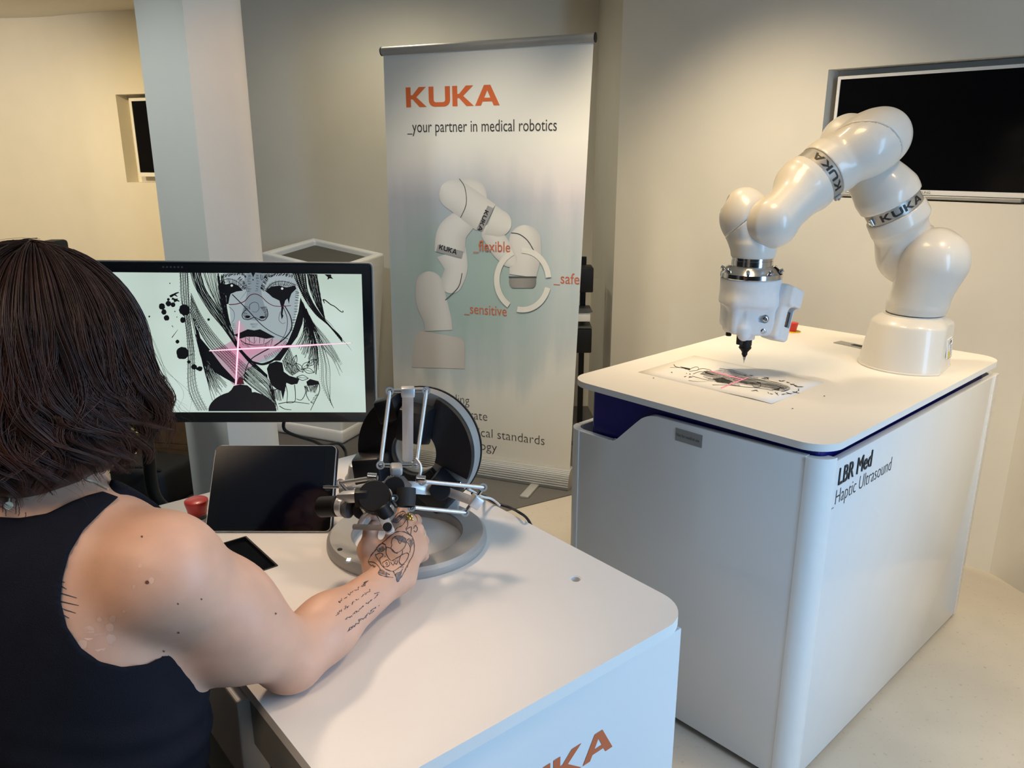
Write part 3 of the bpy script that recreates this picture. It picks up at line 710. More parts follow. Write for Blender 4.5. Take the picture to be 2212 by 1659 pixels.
strip([(975, 610), (985, 580), (975, 545)], [24, 25, 33], LO, HI, .0018, -1, caps=(1, 0))
strip([(972, 545), (976, 505), (1000, 478)], [33, 32, 27], LO, HI, .0021, 1, caps=(0, 1))
strip([(1000, 415), (1020, 418), (1035, 440)], [28, 30, 20], LO, HI, .0017, 1)
strip([(981, 420), (1010, 440), (1050, 470)], [33, 34, 35], LO, HI, .0025, 1, caps=(1, 0))
strip([(1058, 475), (1076, 482)], [34, 29], LO, HI, .0027, 1, caps=(0, 1))
strip([(1062, 505), (1085, 540), (1100, 560)], [22, 22, 17], LO, HI, .0026, 1)
strip([(1134, 520), (1135, 550), (1129, 596)], [34, 34, 29], LO, HI, .0023, -1, caps=(1, 0))
strip([(1129, 597), (1129, 600)], [30, 30], (.03, .03, .03), (.12, .12, .12), .0030, -1, caps=(0, 0), name='printed_flange')
strip([(1129, 601), (1129, 615), (1129, 622)], [29, 28, 22], (.08, .08, .08), (.34, .33, .32), .0030, -1, caps=(0, 0), name='printed_flange')
for (a_, b_, r_, l_) in (((944, 536), (999, 551), 8, .0033), ((1060, 447), (1036, 497), 7, .0035)):
    strip([a_, b_], [r_, r_], (.24, .24, .25), (.36, .36, .37), l_, 1, caps=(0, 0), name='printed_band')
def banner_kuka(xa, ya, xb, yb, h, lift):
    a = on_banner(xa, ya, lift); b = on_banner(xb, yb, lift); ex = (b - a).normalized(); q, wd = kuka_quads()
    ey = bn.cross(ex); M_ = Matrix(((ex.x, ey.x, bn.x, a.x), (ex.y, ey.y, bn.y, a.y), (ex.z, ey.z, bn.z, a.z), (0, 0, 0, 1)))
    flat_kuka('printed_lettering', M_, M_inkb, sheet, h, (b - a).length/(wd*h))
banner_kuka(948, 538, 986, 550, .024, .0038); banner_kuka(1048, 453, 1032, 497, .020, .0040)
def arcstrip(cx, cy, rx, ry, a0, a1, wd, m, lift, n=20):
    V = []; Fc = []
    for k in range(n+1):
        t = math.radians(a0 + (a1-a0)*k/n)
        for s in (-.5, .5): V.append(on_banner(cx + (rx + wd*s)*math.cos(t), cy - (ry + wd*s)*math.sin(t), lift))
    for k in range(n): Fc.append((2*k, 2*k+1, 2*k+3, 2*k+2))
    return link('printed_ring', quadmesh('printed_ring', V, Fc), m, sheet)
M_pw = mat('white_print', (.70, .69, .65), .6)
for a0, a1 in ((5, 92), (112, 238), (258, 345)): arcstrip(1129, 605, 56, 64, a0, a1, 12, M_pw, .0042)
def seam(pts, wd, m, lift):
    S = smooth_path([(p[0], p[1], 0) for p in pts], 6); V = []; Fc = []
    for i, p in enumerate(S):
        d = (S[min(i+1, len(S)-1)] - S[max(i-1, 0)]).normalized()
        for s in (-.5, .5): V.append(on_banner(p.x - d.y*wd*s, p.y + d.x*wd*s, lift))
    for i in range(len(S)-1): Fc.append((2*i, 2*i+1, 2*i+3, 2*i+2))
    link('printed_seam', quadmesh('printed_seam', V, Fc), m, sheet)
seam([(992, 386), (1004, 405), (1007, 440), (995, 470)], 1.3, M_ink, .0036)
seam([(1104, 503), (1122, 506), (1140, 520), (1154, 543)], 1.6, M_ink, .0036)
seam([(998, 590), (990, 620), (962, 648)], 1.3, M_ink, .0036)
# ------------------------------------------------------------------ clutter behind: cardboard stack, black bag, cables, dark gear behind the banner
bz = 0
for i, (h_, dx, lab) in enumerate(((.095, 0, 'lowest flat brown cardboard box of the stack beside the pillar'), (.115, .01, 'second brown cardboard box from the floor beside the pillar'), (.13, -.01, 'third brown cardboard box from the floor beside the pillar'), (.13, .0, 'topmost brown cardboard box of the stack beside the pillar'))):
    M_ = Matrix.Translation((-1.72 + dx, 3.86, bz + .001)) @ Matrix.Rotation(-.25 + .03*i, 4, 'Z')
    b_ = thing('cardboard_box', lab, 'box', M_.translation, 'cardboard boxes stacked beside the pillar')
    bm = BM(); add_box(bm, (-.17, -.14, 0), (.17, .14, h_ - .002), M_, .002); link('carton', bm, M_card, b_)
    bm = BM(); add_box(bm, (-.172, -.142, h_ - .03), (.172, -.139, h_ - .004), M_); link('flap', bm, M_card, b_)
    bz += h_
p = atz(312, 1098, 0); M_bag = mat('black_nylon', (.012, .012, .013), .7, bump=.3)
bag = thing('equipment_bag', 'black boxy equipment bag on the floor behind the control cart', 'bag', (p.x, p.y + .1, 0))
bm = BM(); add_box(bm, (-.16, -.1, .003), (.15, .16, .19), Matrix.Translation((p.x, p.y + .1, 0)) @ Matrix.Rotation(-.35, 4, 'Z'), .03, 3); link('bag_body', bm, M_bag, bag, 40)
bm = BM(); add_tube(bm, smooth_path([(p.x - .12, p.y - .02, .19), (p.x - .06, p.y - .05, .225), (p.x + .05, p.y - .04, .225), (p.x + .10, p.y, .19)], 6), .008, 8); link('handle', bm, M_bag, bag, True)
# ---- cables
def cable(name, label, pts, r, m):
    bm = BM(); add_tube(bm, smooth_path(pts, 8), r, 8); tag(link(name, bm, m, None, True), label, 'cable')
q = lambda x, y: atz(x, y, .006)
cable('cable', 'thin black cable looping over the floor beside the cardboard boxes', [q(262, 1030), q(300, 1012), q(318, 992), q(296, 982), q(275, 992), q(250, 985)], .006, M_black)

sp = thing('loudspeaker', 'black loudspeaker top just showing above the dark hair', 'speaker', (atY(70, 528, 2.6).x, 2.7, 0)); q0 = atY(70, 530, 2.6)
bm = BM(); add_box(bm, (q0.x - .055, 2.6, .95), (q0.x + .010, 2.80, q0.z), None, .012, 3); link('cabinet', bm, M_black, sp, 40)
bm = BM(); add_cyl(bm, (q0.x - .02, 2.7, .02), (q0.x - .02, 2.7, .951), .02, n=16); link('pole', bm, M_black, sp, True)
bm = BM(); add_cyl(bm, (q0.x - .02, 2.7, .001), (q0.x - .02, 2.7, .02), .14, n=28, bev=.004); link('base', bm, M_black, sp, 40)

rk = thing('equipment_rack', 'dark equipment rack in the gap between banner and wall edge', 'rack', (.405, 4.36, 0))
bm = BM(); add_box(bm, (.385, 4.42, .03), (.415, 4.45, 1.05)); link('post', bm, M_black, rk)
bm = BM(); add_box(bm, (.30, 4.26, .878), (.44, 4.40, 1.012), None, .006); link('black_unit', bm, M_black, rk, 30)
bm = BM(); add_box(bm, (.30, 4.27, .715), (.43, 4.41, .765), None, .004); link('white_unit', bm, M_white, rk, 30)
bm = BM(); add_box(bm, (.30, 4.26, .54), (.44, 4.42, .675), None, .006); link('black_unit', bm, M_black, rk, 30)
bm = BM(); add_box(bm, (.28, 4.24, .003), (.45, 4.46, .03), None, .004); link('base', bm, M_dgrey, rk, 30)
for z in (.685, .775): 
    bm = BM(); add_box(bm, (.29, 4.26, z - .006), (.44, 4.44, z)); link('shelf', bm, M_dgrey, rk)
# ------------------------------------------------------------------ robot arm on the right cart
M_rob = mat('robot_white_paint', (.70, .67, .62), .34, coat=.35, var=.01)
M_band = mat('robot_grey_band', (.40, .38, .35), .35, metal=.5, var=.02)
rob = thing('industrial_robot', 'white seven-axis robot arm with lettered grey bands holding a pen over a drawing', 'robot', (1.255, 2.44, TOP))
Wd = np.array([.27, -.963, 0.])
RB = np.array([1.255, 2.44, TOP]); A2 = np.array([1.255, 2.44, 1.296]); A4 = np.array([1.030, 2.44, 1.632]); A6 = np.array([.713, 2.354, 1.409])
e_ = (A4 - A2)/np.linalg.norm(A4 - A2); g_ = (A6 - A4)/np.linalg.norm(A6 - A4)
R3 = A2 + e_*.185 + np.array([-.004, 0, .0]); R5 = A4 + g_*.170 + Wd*.004
HS = .0033
def box_of(pts, m=.11): P = np.array(pts); return P.min(0) - m, P.max(0) + m
# base: loft of clipped rounds
def base_ring(r, cx, cy, fd, n=72):
    nf = np.array([.78, -.626]); out = []
    for k in range(n):
        t = 2*math.pi*k/n; p = np.array([math.cos(t), math.sin(t)])*r
        for nn, dd in ((nf, fd), (np.array([-.50, .87]), fd*1.08), (np.array([.35, .94]), fd*1.1)):
            d = p @ nn
            if d > dd - .006: p = p - nn*(d - (dd - .006)) * (1.0 if d > dd + .006 else .85)
        out.append((cx + p[0], cy + p[1]))
    return out
bm = BM(); rings = []
for r, ox, fd, z in ((.1400, 0, .119, .0), (.1415, 0, .1205, .002), (.1415, 0, .1205, .005), (.1385, 0, .118, .006), (.124, .008, .110, .134), (.1195, .008, .107, .142), (.105, .006, .096, .153), (.088, .004, .090, .163), (.086, .003, .090, .167)):
    rings.append([bm.verts.new((x, y, TOP + z)) for x, y in base_ring(r, RB[0] - .003 + ox, RB[1] - .004, fd)])
for A, B in zip(rings[:-1], rings[1:]):
    n = len(A)
    for i in range(n): bm.faces.new((A[i], A[(i+1) % n], B[(i+1) % n], B[i]))
bm.faces.new(rings[0][::-1]); bm.faces.new(rings[-1])
base = link('base', bm, M_rob, rob, 28)
bm = BM(); add_cyl(bm, (RB[0] + .002, RB[1] - .004, TOP + .166), (RB[0] + .002, RB[1] - .004, TOP + .1695), .0815, n=40); link('seam_ring', bm, M_dgrey, base)
def link_mesh(name, s, parent=rob, m=None): return link(name, s.mesh(name), m or M_rob, parent, 'full')
# shoulder link (near half of the shoulder joint)
s = SDF(*box_of([RB + [0, 0, .16], A2 + Wd*.06]), HS)
s.cyl(RB + [.002, -.004, .169], RB + [.003, -.008, .20], .081, .003)
s.cone(RB + [.003, -.006, .19], RB + [.006, -.028, .255], .0785, .073, .02)
s.cyl(A2 + Wd*.002 + [.004, 0, 0], A2 + Wd*.055 + [.006, 0, 0], .080, .004, k=.03)
s.ell(A2 + Wd*.056 + [.009, 0, -.004], (.083, .072, .086), k=.03); s.cone(RB + [.006, -.028, .24], A2 + Wd*.05 + [.003, 0, -.01], .073, .082, .05)
s.cut(RB + [0, 0, .1695], (0, 0, -1)); link_mesh('shoulder_link', s)
# upper arm lower half
s = SDF(*box_of([A2 - Wd*.06, A2, R3]), HS)
s.cyl(A2 - Wd*.004, A2 - Wd*.05, .080, .004); s.ell(A2 - Wd*.052, (.083, .072, .083), k=.02)
s.cone(A2 - Wd*.05 + e_*.01, R3 - e_*.05 - Wd*.008, .082, .078, .05); s.cyl(R3 - e_*.06, R3 - e_*.019, .0815, .003, k=.04); s.cut(R3 - e_*.0185, e_)
link_mesh('upper_arm_link', s)
# elbow link (far half of the elbow)
s = SDF(*box_of([A4 - Wd*.06, A4, R3]), HS)
s.cyl(R3 + e_*.019, R3 + e_*.05, .0815, .003); s.ell(R3 + e_*.045 + Wd*.008, (.082, .080, .080), k=.02)
s.cone(R3 + e_*.04, A4 - Wd*.062 - e_*.01, .074, .076, .045); s.cyl(A4 - Wd*.004, A4 - Wd*.06, .078, .004, k=.02); s.ell(A4 - Wd*.062, (.080, .070, .082), k=.02); s.cut(R3 + e_*.0185, -e_)
link_mesh('elbow_link', s)
# forearm link (near half of the elbow): long rounded body, its rear cap split off by a slanted seam
s = SDF(*box_of([A4 + Wd*.06 - g_*.03, A4, R5]), HS)
s.cyl(A4 + Wd*.002, A4 + Wd*.05, .082, .004); s.cone(A4 + Wd*.052 - g_*.032, A4 + Wd*.050 + g_*.02, .0805, .0815, .02)
s.cone(A4 + Wd*.05, R5 - g_*.05, .081, .079, .03); s.cyl(R5 - g_*.06, R5 - g_*.020, .081, .003, k=.03); s.cut(R5 - g_*.0195, g_)
sp_ = A4 + Wd*.05 + g_*.028; nn_ = g_*.9 - np.array([0, 0, 1.])*.12 + Wd*.52
c1 = s.copy(); c1.cut(sp_ + nn_*.0006, -nn_); fa = link_mesh('forearm_link', c1)
c2 = s.copy(); c2.cut(sp_ - nn_*.0006, nn_); cap_ = link_mesh('joint_cover', c2)
W6 = np.array([.62, -.785, 0.])
# wrist link (near half of the wrist)
s = SDF(*box_of([R5, A6 + W6*.06, A6]), HS)
s.cyl(R5 + g_*.020, R5 + g_*.045, .081, .003); s.ell(R5 + g_*.045 - W6*.006 + [-.004, 0, .0], (.080, .080, .080), k=.02)
s.cone(R5 + g_*.04 + W6*.012, A6 + W6*.056 + [.008, 0, .012], .070, .063, .030); s.cyl(A6 + W6*.004, A6 + W6*.05, .063, .004, k=.02); s.ell(A6 + W6*.055 + [.004, 0, -.006], (.066, .060, .066), k=.02)
s.cut(R5 + g_*.0195, -g_); link_mesh('wrist_link', s)
# hand link with its slanted cover seam
s = SDF(*box_of([A6 + [0, 0, .05], A6 - W6*.06, A6 - [0, 0, .1]]), HS)
s.cyl(A6 + W6*.002, A6 - W6*.05, .064, .004); s.ell(A6 - W6*.04 + [-.004, 0, .020], (.066, .062, .078), k=.02)
s.cone(A6 - W6*.025, A6 - [0, 0, .06], .066, .0625, .04); s.cyl(A6 - [0, 0, .06], A6 - [0, 0, .1005], .0625, .002, k=.02, r2=.0625)
s.rbox(A6 - W6*.10 + [-.022, .0, .048], (.008, .055, .028), .007, k=.006, op='s')
sp_ = A6 + np.array([-.012, -.03, .028]); nn_ = np.array([.62, -.25, -.74]); nn_ /= np.linalg.norm(nn_)
c1 = s.copy(); c1.cut(sp_ + nn_*.0006, -nn_); hand = link_mesh('hand_link', c1)
c2 = s.copy(); c2.cut(sp_ - nn_*.0006, nn_); link_mesh('joint_cover', c2)
# lettered bands
def band(cen, ax, r, wd, rc, latch):
    cen = Vector(cen); ax = Vector(ax).normalized(); bm = BM()
    add_lathe(bm, [(r - .004, -wd/2), (r, -wd/2 + .001), (r, wd/2 - .001), (r - .004, wd/2)], axis_frame(cen, cen + ax), 56)
    b = link('band', bm, M_band, rob, 40)
    out = Vector(rc) - ax*Vector(rc).dot(ax); out.normalize(); rt = ax.cross(out)
    q, tw = kuka_quads(.16); h = .0215; V = []; Fc = []; tot = tw*h*1.28
    for f in q:
        n = 4; g = []
        for j in range(n+1):
            for i in range(n+1):
                u, v = i/n, j/n
                x = ((f[0][0]*(1-u) + f[1][0]*u)*(1-v) + (f[3][0]*(1-u) + f[2][0]*u)*v)*h*1.28 - tot/2
                y = ((f[0][1]*(1-u) + f[1][1]*u)*(1-v) + (f[3][1]*(1-u) + f[2][1]*u)*v)*h - h/2
                th = x/r; V.append(cen + ax*y + (out*math.cos(th) + rt*math.sin(th))*(r + .0006))
        b0 = len(V) - (n+1)**2
        for j in range(n):
            for i in range(n): a = b0 + j*(n+1) + i; Fc.append((a, a+1, a+n+2, a+n+1))
    link('band_lettering', quadmesh('band_lettering', V, Fc), M_inkb, b)
    th = math.radians(latch); d = out*math.cos(th) + rt*math.sin(th); p = cen + d*(r + .001)
    bm = BM(); add_cyl(bm, p - ax*.012 + d*.004, p + ax*.010 + d*.004, .006, n=14, bev=.001); add_cyl(bm, p + d*.0, p + d*.013, .0045, n=12)
    link('latch', bm, M_steel, b, 40)
toC = np.array([0, 0, CAM_H])
def facing(c, sx): d = toC - c; d /= np.linalg.norm(d); return d + np.array([sx, 0, 0])
band(R3, e_, .0828, .0375, facing(R3, .30), -68)
band(R5, g_, .0825, .0390, facing(R5, .42) + np.array([0, 0, .22]), -72)
# small fittings on the forearm cap: slot on top and screw hole
# tool: steel flange, clamp ring, printed body, grip, pens
T0 = A6.copy()
def tz(z): return Matrix.Translation((T0[0], T0[1], z))
bm = BM(); add_lathe(bm, [(.0600, 1.3085), (.0600, 1.303), (.0585, 1.3025), (.0585, 1.299), (.060, 1.2985), (.060, 1.276)], tz(0), 48); link('flange', bm, M_steel, rob, 40)
bm = BM(); add_lathe(bm, [(.060, 1.283), (.066, 1.2835), (.076, 1.277), (.0895, 1.262), (.0905, 1.250), (.089, 1.248)], tz(0), 56); ring_ = link('clamp_ring', bm, M_steel, rob, 30)
for k in range(8):
    t = math.radians(22 + 45*k); d = Vector((math.cos(t), math.sin(t), .55)).normalized(); p = Vector((T0[0], T0[1], 1.270)) + Vector((math.cos(t), math.sin(t), 0))*.082
    bm = BM(); add_cyl(bm, p - d*.002, p + d*.009, .0058, n=14, bev=.001); link('bolt', bm, M_steel, ring_, 40)
M_prn = mat('printed_white_plastic', (.72, .73, .75), .6, var=.03, scale=60, bump=.10, bscale=500)
s = SDF(np.array([T0[0] - .13, T0[1] - .13, 1.03]), np.array([T0[0] + .13, T0[1] + .13, 1.27]), .0022)
P0 = np.array([T0[0], T0[1], 0])
s.cyl(P0 + [0, 0, 1.172], P0 + [0, 0, 1.248], .087, .003, r2=.0885)
s.rbox(P0 + [-.004, .0, 1.140], (.066, .072, .055), .018, k=.03)
s.rbox(P0 + [.012, -.066, 1.128], (.046, .012, .044), .010, k=.006)
s.cone(P0 + [-.034, -.052, 1.165], P0 + [-.030, -.062, 1.105], .010, .021, k=.008); s.cone(P0 + [-.030, -.062, 1.105], P0 + [-.027, -.064, 1.085], .0205, .018, k=.004)
s.cone(P0 + [-.066, -.01, 1.165], P0 + [-.060, -.012, 1.10], .010, .018, k=.008)
s.cyl(P0 + [-.004, -.012, 1.062], P0 + [-.004, -.012, 1.11], .026, .002, k=.004)
s.cyl(P0 + [.026, -.09, 1.136], P0 + [.026, -.066, 1.136], .012, .003, k=.002, op='s')
s.cyl(P0 + [.016, -.09, 1.136], P0 + [.016, -.066, 1.136], .010, .003, k=.002, op='s')
body = link_mesh('tool_body', s, rob, M_prn)
for x, z in ((.029, 1.136), (.026, 1.100)):
    bm = BM(); add_lathe(bm, [(.0085, 0), (.0085, .004), (.007, .005), (.0045, .005), (.0045, .002), (0, .002)], Matrix.Translation((T0[0] + x, T0[1] - .0745, z)) @ Matrix.Rotation(math.pi/2, 4, 'X'), 18); link('screw', bm, M_steel, body, 40)
# camera grip on the right of the tool, tilted
G = frame((T0[0] + .084, T0[1] - .030, 1.150), (.70, -.71, .0), z=(.30, .12, .94)); Gm = np.array(G.to_3x3()).T
gc = np.array(G.translation)
s = SDF(gc - .12, gc + .12, .0022)
s.rbox(gc + Gm[2]*(-.005), (.030, .040, .082), .012, Gm); s.rbox(gc + Gm[0]*.014 + Gm[2]*.045, (.034, .036, .030), .010, Gm, k=.015)
s.rbox(gc + Gm[0]*.034 + Gm[1]*.012 + Gm[2]*(-.012), (.024, .019, .031), .003, Gm, k=.002, op='s')
grip = link_mesh('camera_grip', s, rob, M_prn)
GM = Matrix(((Gm[0][0], Gm[1][0], Gm[2][0], gc[0]), (Gm[0][1], Gm[1][1], Gm[2][1], gc[1]), (Gm[0][2], Gm[1][2], Gm[2][2], gc[2]), (0, 0, 0, 1)))
bm = BM(); add_box(bm, (.0085, -.0070, -.041), (.0215, .0310, .004), GM, .002); link('lens_window', bm, M_blackg, grip)
bm = BM(); add_cyl(bm, GM @ Vector((.014, .012, .008)), GM @ Vector((.022, .012, .013)), .006, n=14, bev=.001); link('screw', bm, M_steel, grip, 40)
for x, y, z0, z1, r in ((-.058, -.014, 1.072, 1.106, .0085), (-.036, -.058, 1.056, 1.090, .0095)):
    bm = BM(); add_cyl(bm, (T0[0] + x, T0[1] + y, z0), (T0[0] + x, T0[1] + y, z1), r, n=18, bev=.001); link('laser_module', bm, M_black, body, 40)
bm = BM(); add_lathe(bm, [(0, 1.004), (.004, 1.0045), (.0065, 1.010), (.0085, 1.013), (.0085, 1.020), (.0125, 1.026), (.0185, 1.033), (.0190, 1.036), (.0175, 1.038), (.0175, 1.042), (.0188, 1.044), (.0188, 1.064), (.0, 1.064)], Matrix.Translation((T0[0] - .004, T0[1] - .012, 0)), 28); pen = link('pen_holder', bm, M_black, rob, 30)
bm = BM(); add_lathe(bm, [(0, .986), (.0007, .9862), (.0012, .993), (.0034, .999), (.0050, 1.006), (.0, 1.006)], Matrix.Translation((T0[0] - .004, T0[1] - .012, 0)), 16); link('pen_tip', bm, M_steel, pen, 30)
# rating label on the base facet
nf = Vector((.78, -.626, 0)); rt = Vector((.626, .78, 0)); nfl = (nf + Vector((0, 0, .075))).normalized(); upf = nfl.cross(rt) * -1
upf = rt.cross(nfl) * -1; upf = nfl.cross(rt)
o_ = Vector((RB[0], RB[1] - .004, TOP + .040)) + nf*.1155
if upf.z < 0: upf = -upf
ML_ = Matrix(((rt.x, upf.x, nfl.x, o_.x), (rt.y, upf.y, nfl.y, o_.y), (rt.z, upf.z, nfl.z, o_.z), (0, 0, 0, 1)))
bm = BM(); add_box(bm, (-.018, 0, -.004), (.040, .060, .0012), ML_); lb = link('rating_label', bm, M_paper, base)
bm = BM(); add_box(bm, (-.017, .002, .0012), (.006, .022, .0016), ML_); link('yellow_field', bm, M_yellow, base)
for (a, b) in (((-.018, .0), (.040, .0008)), ((-.018, .0592), (.040, .060)), ((-.018, 0), (-.0172, .060)), ((.0068, 0), (.0076, .060))):
    bm = BM(); add_box(bm, (*a, .0012), (*b, .0017), ML_); link('label_line', bm, M_ink, base)
V = [ML_ @ Vector(p) for p in ((-.010, .044, .0017), (.002, .044, .0017), (-.004, .055, .0017))]; link('warning_triangle', quadmesh('warning_triangle', V, [(0, 1, 2)]), M_ink, base)
V = [ML_ @ Vector(p) for p in ((-.0075, .0455, .0019), (-.0005, .0455, .0019), (-.004, .052, .0019))]; link('triangle_field', quadmesh('triangle_field', V, [(0, 1, 2)]), M_yellow, base)
bm = BM(); add_lathe(bm, [(.0052, 0), (.0052, .0004), (.0036, .0004), (.0036, 0)], ML_ @ Matrix.Translation((.015, .050, .0014)), 20); link('round_mark', bm, M_ink, base)
for i in range(7):
    bm = BM(); add_box(bm, (.010, .006 + .005*i, .0012), (.036, .0072 + .005*i, .0016), ML_); link('label_line', bm, M_ink, base)
# ------------------------------------------------------------------ flat line art helper: ribbons on a plane
class Art:
    def __init__(s, mapf, wk=1.0): s.f = mapf; s.V = []; s.F = []; s.wk = wk
    def poly(s, pts, lift=0, smooth=0):
        if smooth: pts = [(p.x, p.y) for p in smooth_path([(a, b, 0) for a, b in pts], smooth, True)]
        tess = __import__('mathutils').geometry.tessellate_polygon([[Vector((a, b, 0)) for a, b in pts]])
        b0 = len(s.V); s.V += [s.f(a, b, lift) for a, b in pts]; s.F += [tuple(b0 + i for i in t) for t in tess]
    def disc(s, x, y, r, lift=0, n=14, ry=None, jag=0):
        s.poly([(x + r*(1 + jag*random.uniform(-1, 1))*math.cos(2*math.pi*k/n), y + (ry or r)*(1 + jag*random.uniform(-1, 1))*math.sin(2*math.pi*k/n)) for k in range(n)], lift)
    def stroke(s, pts, w0, w1=None, n=6, lift=0, wm=None):
        w1 = w0 if w1 is None else w1; S = smooth_path([(a, b, 0) for a, b in pts], n) if len(pts) > 2 else [Vector((*p, 0)) for p in pts]
        m = len(S); b0 = len(s.V)
        for i, p in enumerate(S):
            d = S[min(i+1, m-1)] - S[max(i-1, 0)]; d = d.normalized() if d.length > 1e-9 else Vector((1, 0, 0)); t = i/(m-1)
            wd = (w0 + (w1-w0)*t) if wm is None else (w0*(1-2*t) + wm*2*t if t < .5 else wm*(2-2*t) + w1*(2*t-1))
            wd *= s.wk
            for q in (-.5, .5): s.V.append(s.f(p.x - d.y*wd*q, p.y + d.x*wd*q, lift))
        s.F += [(b0+2*i, b0+2*i+1, b0+2*i+3, b0+2*i+2) for i in range(m-1)]
    def bundle(s, A, B, n, w0, w1, wob=3, t0=0, t1=1, dots=0, short=.0):
        SA = smooth_path([(a, b, 0) for a, b in A], 8); SB = smooth_path([(a, b, 0) for a, b in B], 8); m = 24
        at = lambda S, t: S[min(int(t*(len(S)-1)), len(S)-2)].lerp(S[min(int(t*(len(S)-1)), len(S)-2)+1], t*(len(S)-1) - min(int(t*(len(S)-1)), len(S)-2))
        for k in range(n):
            u = (k + random.uniform(.2, .8))/n; a0 = t0 + random.random()*short; a1 = t1 - random.random()*short; P = []
            for i in range(m):
                t = a0 + (a1-a0)*i/(m-1); p = at(SA, t).lerp(at(SB, t), u); P.append((p.x + random.uniform(-1, 1)*wob*.4, p.y))
            if dots and k % dots == 0:
                for i in range(0, len(P)-1):
                    for h_ in (0, .5): s.disc(P[i][0]*(1-h_) + P[i+1][0]*h_, P[i][1]*(1-h_) + P[i+1][1]*h_, w0*.75, n=5)
            else: s.stroke(P, w0, w1, 1)
    def hatch(s, A, B, n, w0, w1, jit=4):
        SA = smooth_path([(a, b, 0) for a, b in A], 8); SB = smooth_path([(a, b, 0) for a, b in B], 8)
        for k in range(n):
            t = (k + random.random()*.7)/n; p = SA[int(t*(len(SA)-1))]; q = SB[int(t*(len(SB)-1))]; j = lambda: random.uniform(-jit, jit)
            s.stroke([(p.x + j(), p.y + j()), (q.x + j(), q.y + j())], w0, w1, 1)
    def done(s, name, m, parent):
        o = link(name, quadmesh(name, s.V, s.F), m, parent); o['kind'] = 'stuff'; return o
def emit(name, rgb, st):
    m = bpy.data.materials.new(name); m.use_nodes = True; b = m.node_tree.nodes['Principled BSDF']; c = (*lin(rgb), 1)
    b.inputs['Base Color'].default_value = (.01, .01, .01, 1); b.inputs['Roughness'].default_value = .3; b.inputs['Emission Color'].default_value = c; b.inputs['Emission Strength'].default_value = st; return m
# ------------------------------------------------------------------ monitor
mBR = atY(812, 912, 1.715); mBL = atY(200, 912, 1.69); mTR = atY(806, 570, 1.735)
mx_ = (mBR - mBL).normalized(); mz = mx_.cross(mTR - mBR).normalized(); my = mz.cross(mx_); MWD = (mBR - mBL).length; MHT = (mTR - mBR).dot(my)
MM = Matrix(((mx_.x, my.x, mz.x, mBL.x), (mx_.y, my.y, mz.y, mBL.y), (mx_.z, my.z, mz.z, mBL.z), (0, 0, 0, 1)))    # z towards the viewer
mon = thing('monitor', 'black flat monitor showing an ink portrait with a glowing pink cross', 'monitor', MM @ Vector((MWD/2, 0, 0)))
SCR = .78
def screen_mat():
    m = bpy.data.materials.new('screen_image'); m.use_nodes = True; nt = m.node_tree; b = nt.nodes['Principled BSDF']
    b.inputs['Base Color'].default_value = (.01, .01, .01, 1); b.inputs['Roughness'].default_value = .25
    tc = nt.nodes.new('ShaderNodeTexCoord'); nz = nt.nodes.new('ShaderNodeTexNoise'); nz.inputs['Scale'].default_value = 5; nt.links.new(tc.outputs['Object'], nz.inputs[0])
    cr = nt.nodes.new('ShaderNodeValToRGB'); cr.color_ramp.elements[0].color = (.60, .74, .64, 1); cr.color_ramp.elements[1].color = (.74, .90, .82, 1)
    cr.color_ramp.elements[0].position = .3; cr.color_ramp.elements[1].position = .7
    nt.links.new(nz.outputs['Fac'], cr.inputs[0]); nt.links.new(cr.outputs[0], b.inputs['Emission Color']); b.inputs['Emission Strength'].default_value = SCR; return m
bm = BM(); add_prism(bm, rpoly(MWD, MHT, .008, 5), -.022, 0, MM, bev=.002); link('housing', bm, mat('monitor_black', (.010, .010, .011), .18, coat=.5), mon, 40)
bm = BM(); add_prism(bm, rpoly(MWD + .003, MHT + .003, .010, 5, -.0015, -.0015), -.024, -.008, MM); link('rim', bm, M_alum, mon, 40)
bz_ = .022
bm = BM(); add_box(bm, (bz_, .0235, -.001), (MWD - bz_, MHT - .0225, .0006), MM); link('screen', bm, screen_mat(), mon)
for k in range(6):
    bm = BM(); p = .185 + .008*k; add_box(bm, (p, MHT - .012, 0), (p + .004, MHT - .009, .0006), MM); link('touch_key', bm, M_dgrey, mon)
# post carrying the monitor from the back of the cart
mc = MM @ Vector((.075, .10, -.03))
bm = BM(); add_box(bm, (.03, .05, -.05), (.12, .16, -.022), MM, .004); link('mount_plate', bm, M_black, mon)
px_, py_ = mc.x - .002, mc.y + .045
bm = BM(); add_tube(bm, smooth_path([(px_, py_ - .02, mc.z), (px_, py_, mc.z - .03), (px_ + .002, py_ + .002, .93), (px_ + .01, py_ - .01, .80), (px_ + .10, py_ - .06, .74), FM @ Vector((.10, FD - .004, .72))], 8), .015, 12); link('support_arm', bm, M_black, mon, True)
def scr(lift0): 
    mi = mz.dot(MM @ Vector((0, 0, .0008 + lift0)))
    return lambda x, y, lift=0: atpl(380 + x/4.609, 560 + y/4.609, mz, mi)
LA = Art(scr(.0)); 
face = [(470, 140), (520, 240), (530, 420), (545, 620), (580, 760), (640, 900), (740, 1010), (820, 1030), (900, 1020), (1010, 960), (1100, 840), (1160, 700), (1210, 500), (1225, 330), (1190, 200), (1150, 140)]
LA.poly(face); LA.done('screen_face_tone', emit('screen_face', (.42, .50, .53), SCR), mon)
LA = Art(scr(.0001)); LA.poly([(700, 145), (690, 260), (705, 330), (690, 420), (660, 540), (720, 600), (870, 605), (905, 540), (870, 420), (850, 300), (880, 200), (890, 145)], smooth=4); LA.done('screen_nose_tone', emit('screen_nose', (.27, .33, .37), SCR), mon)
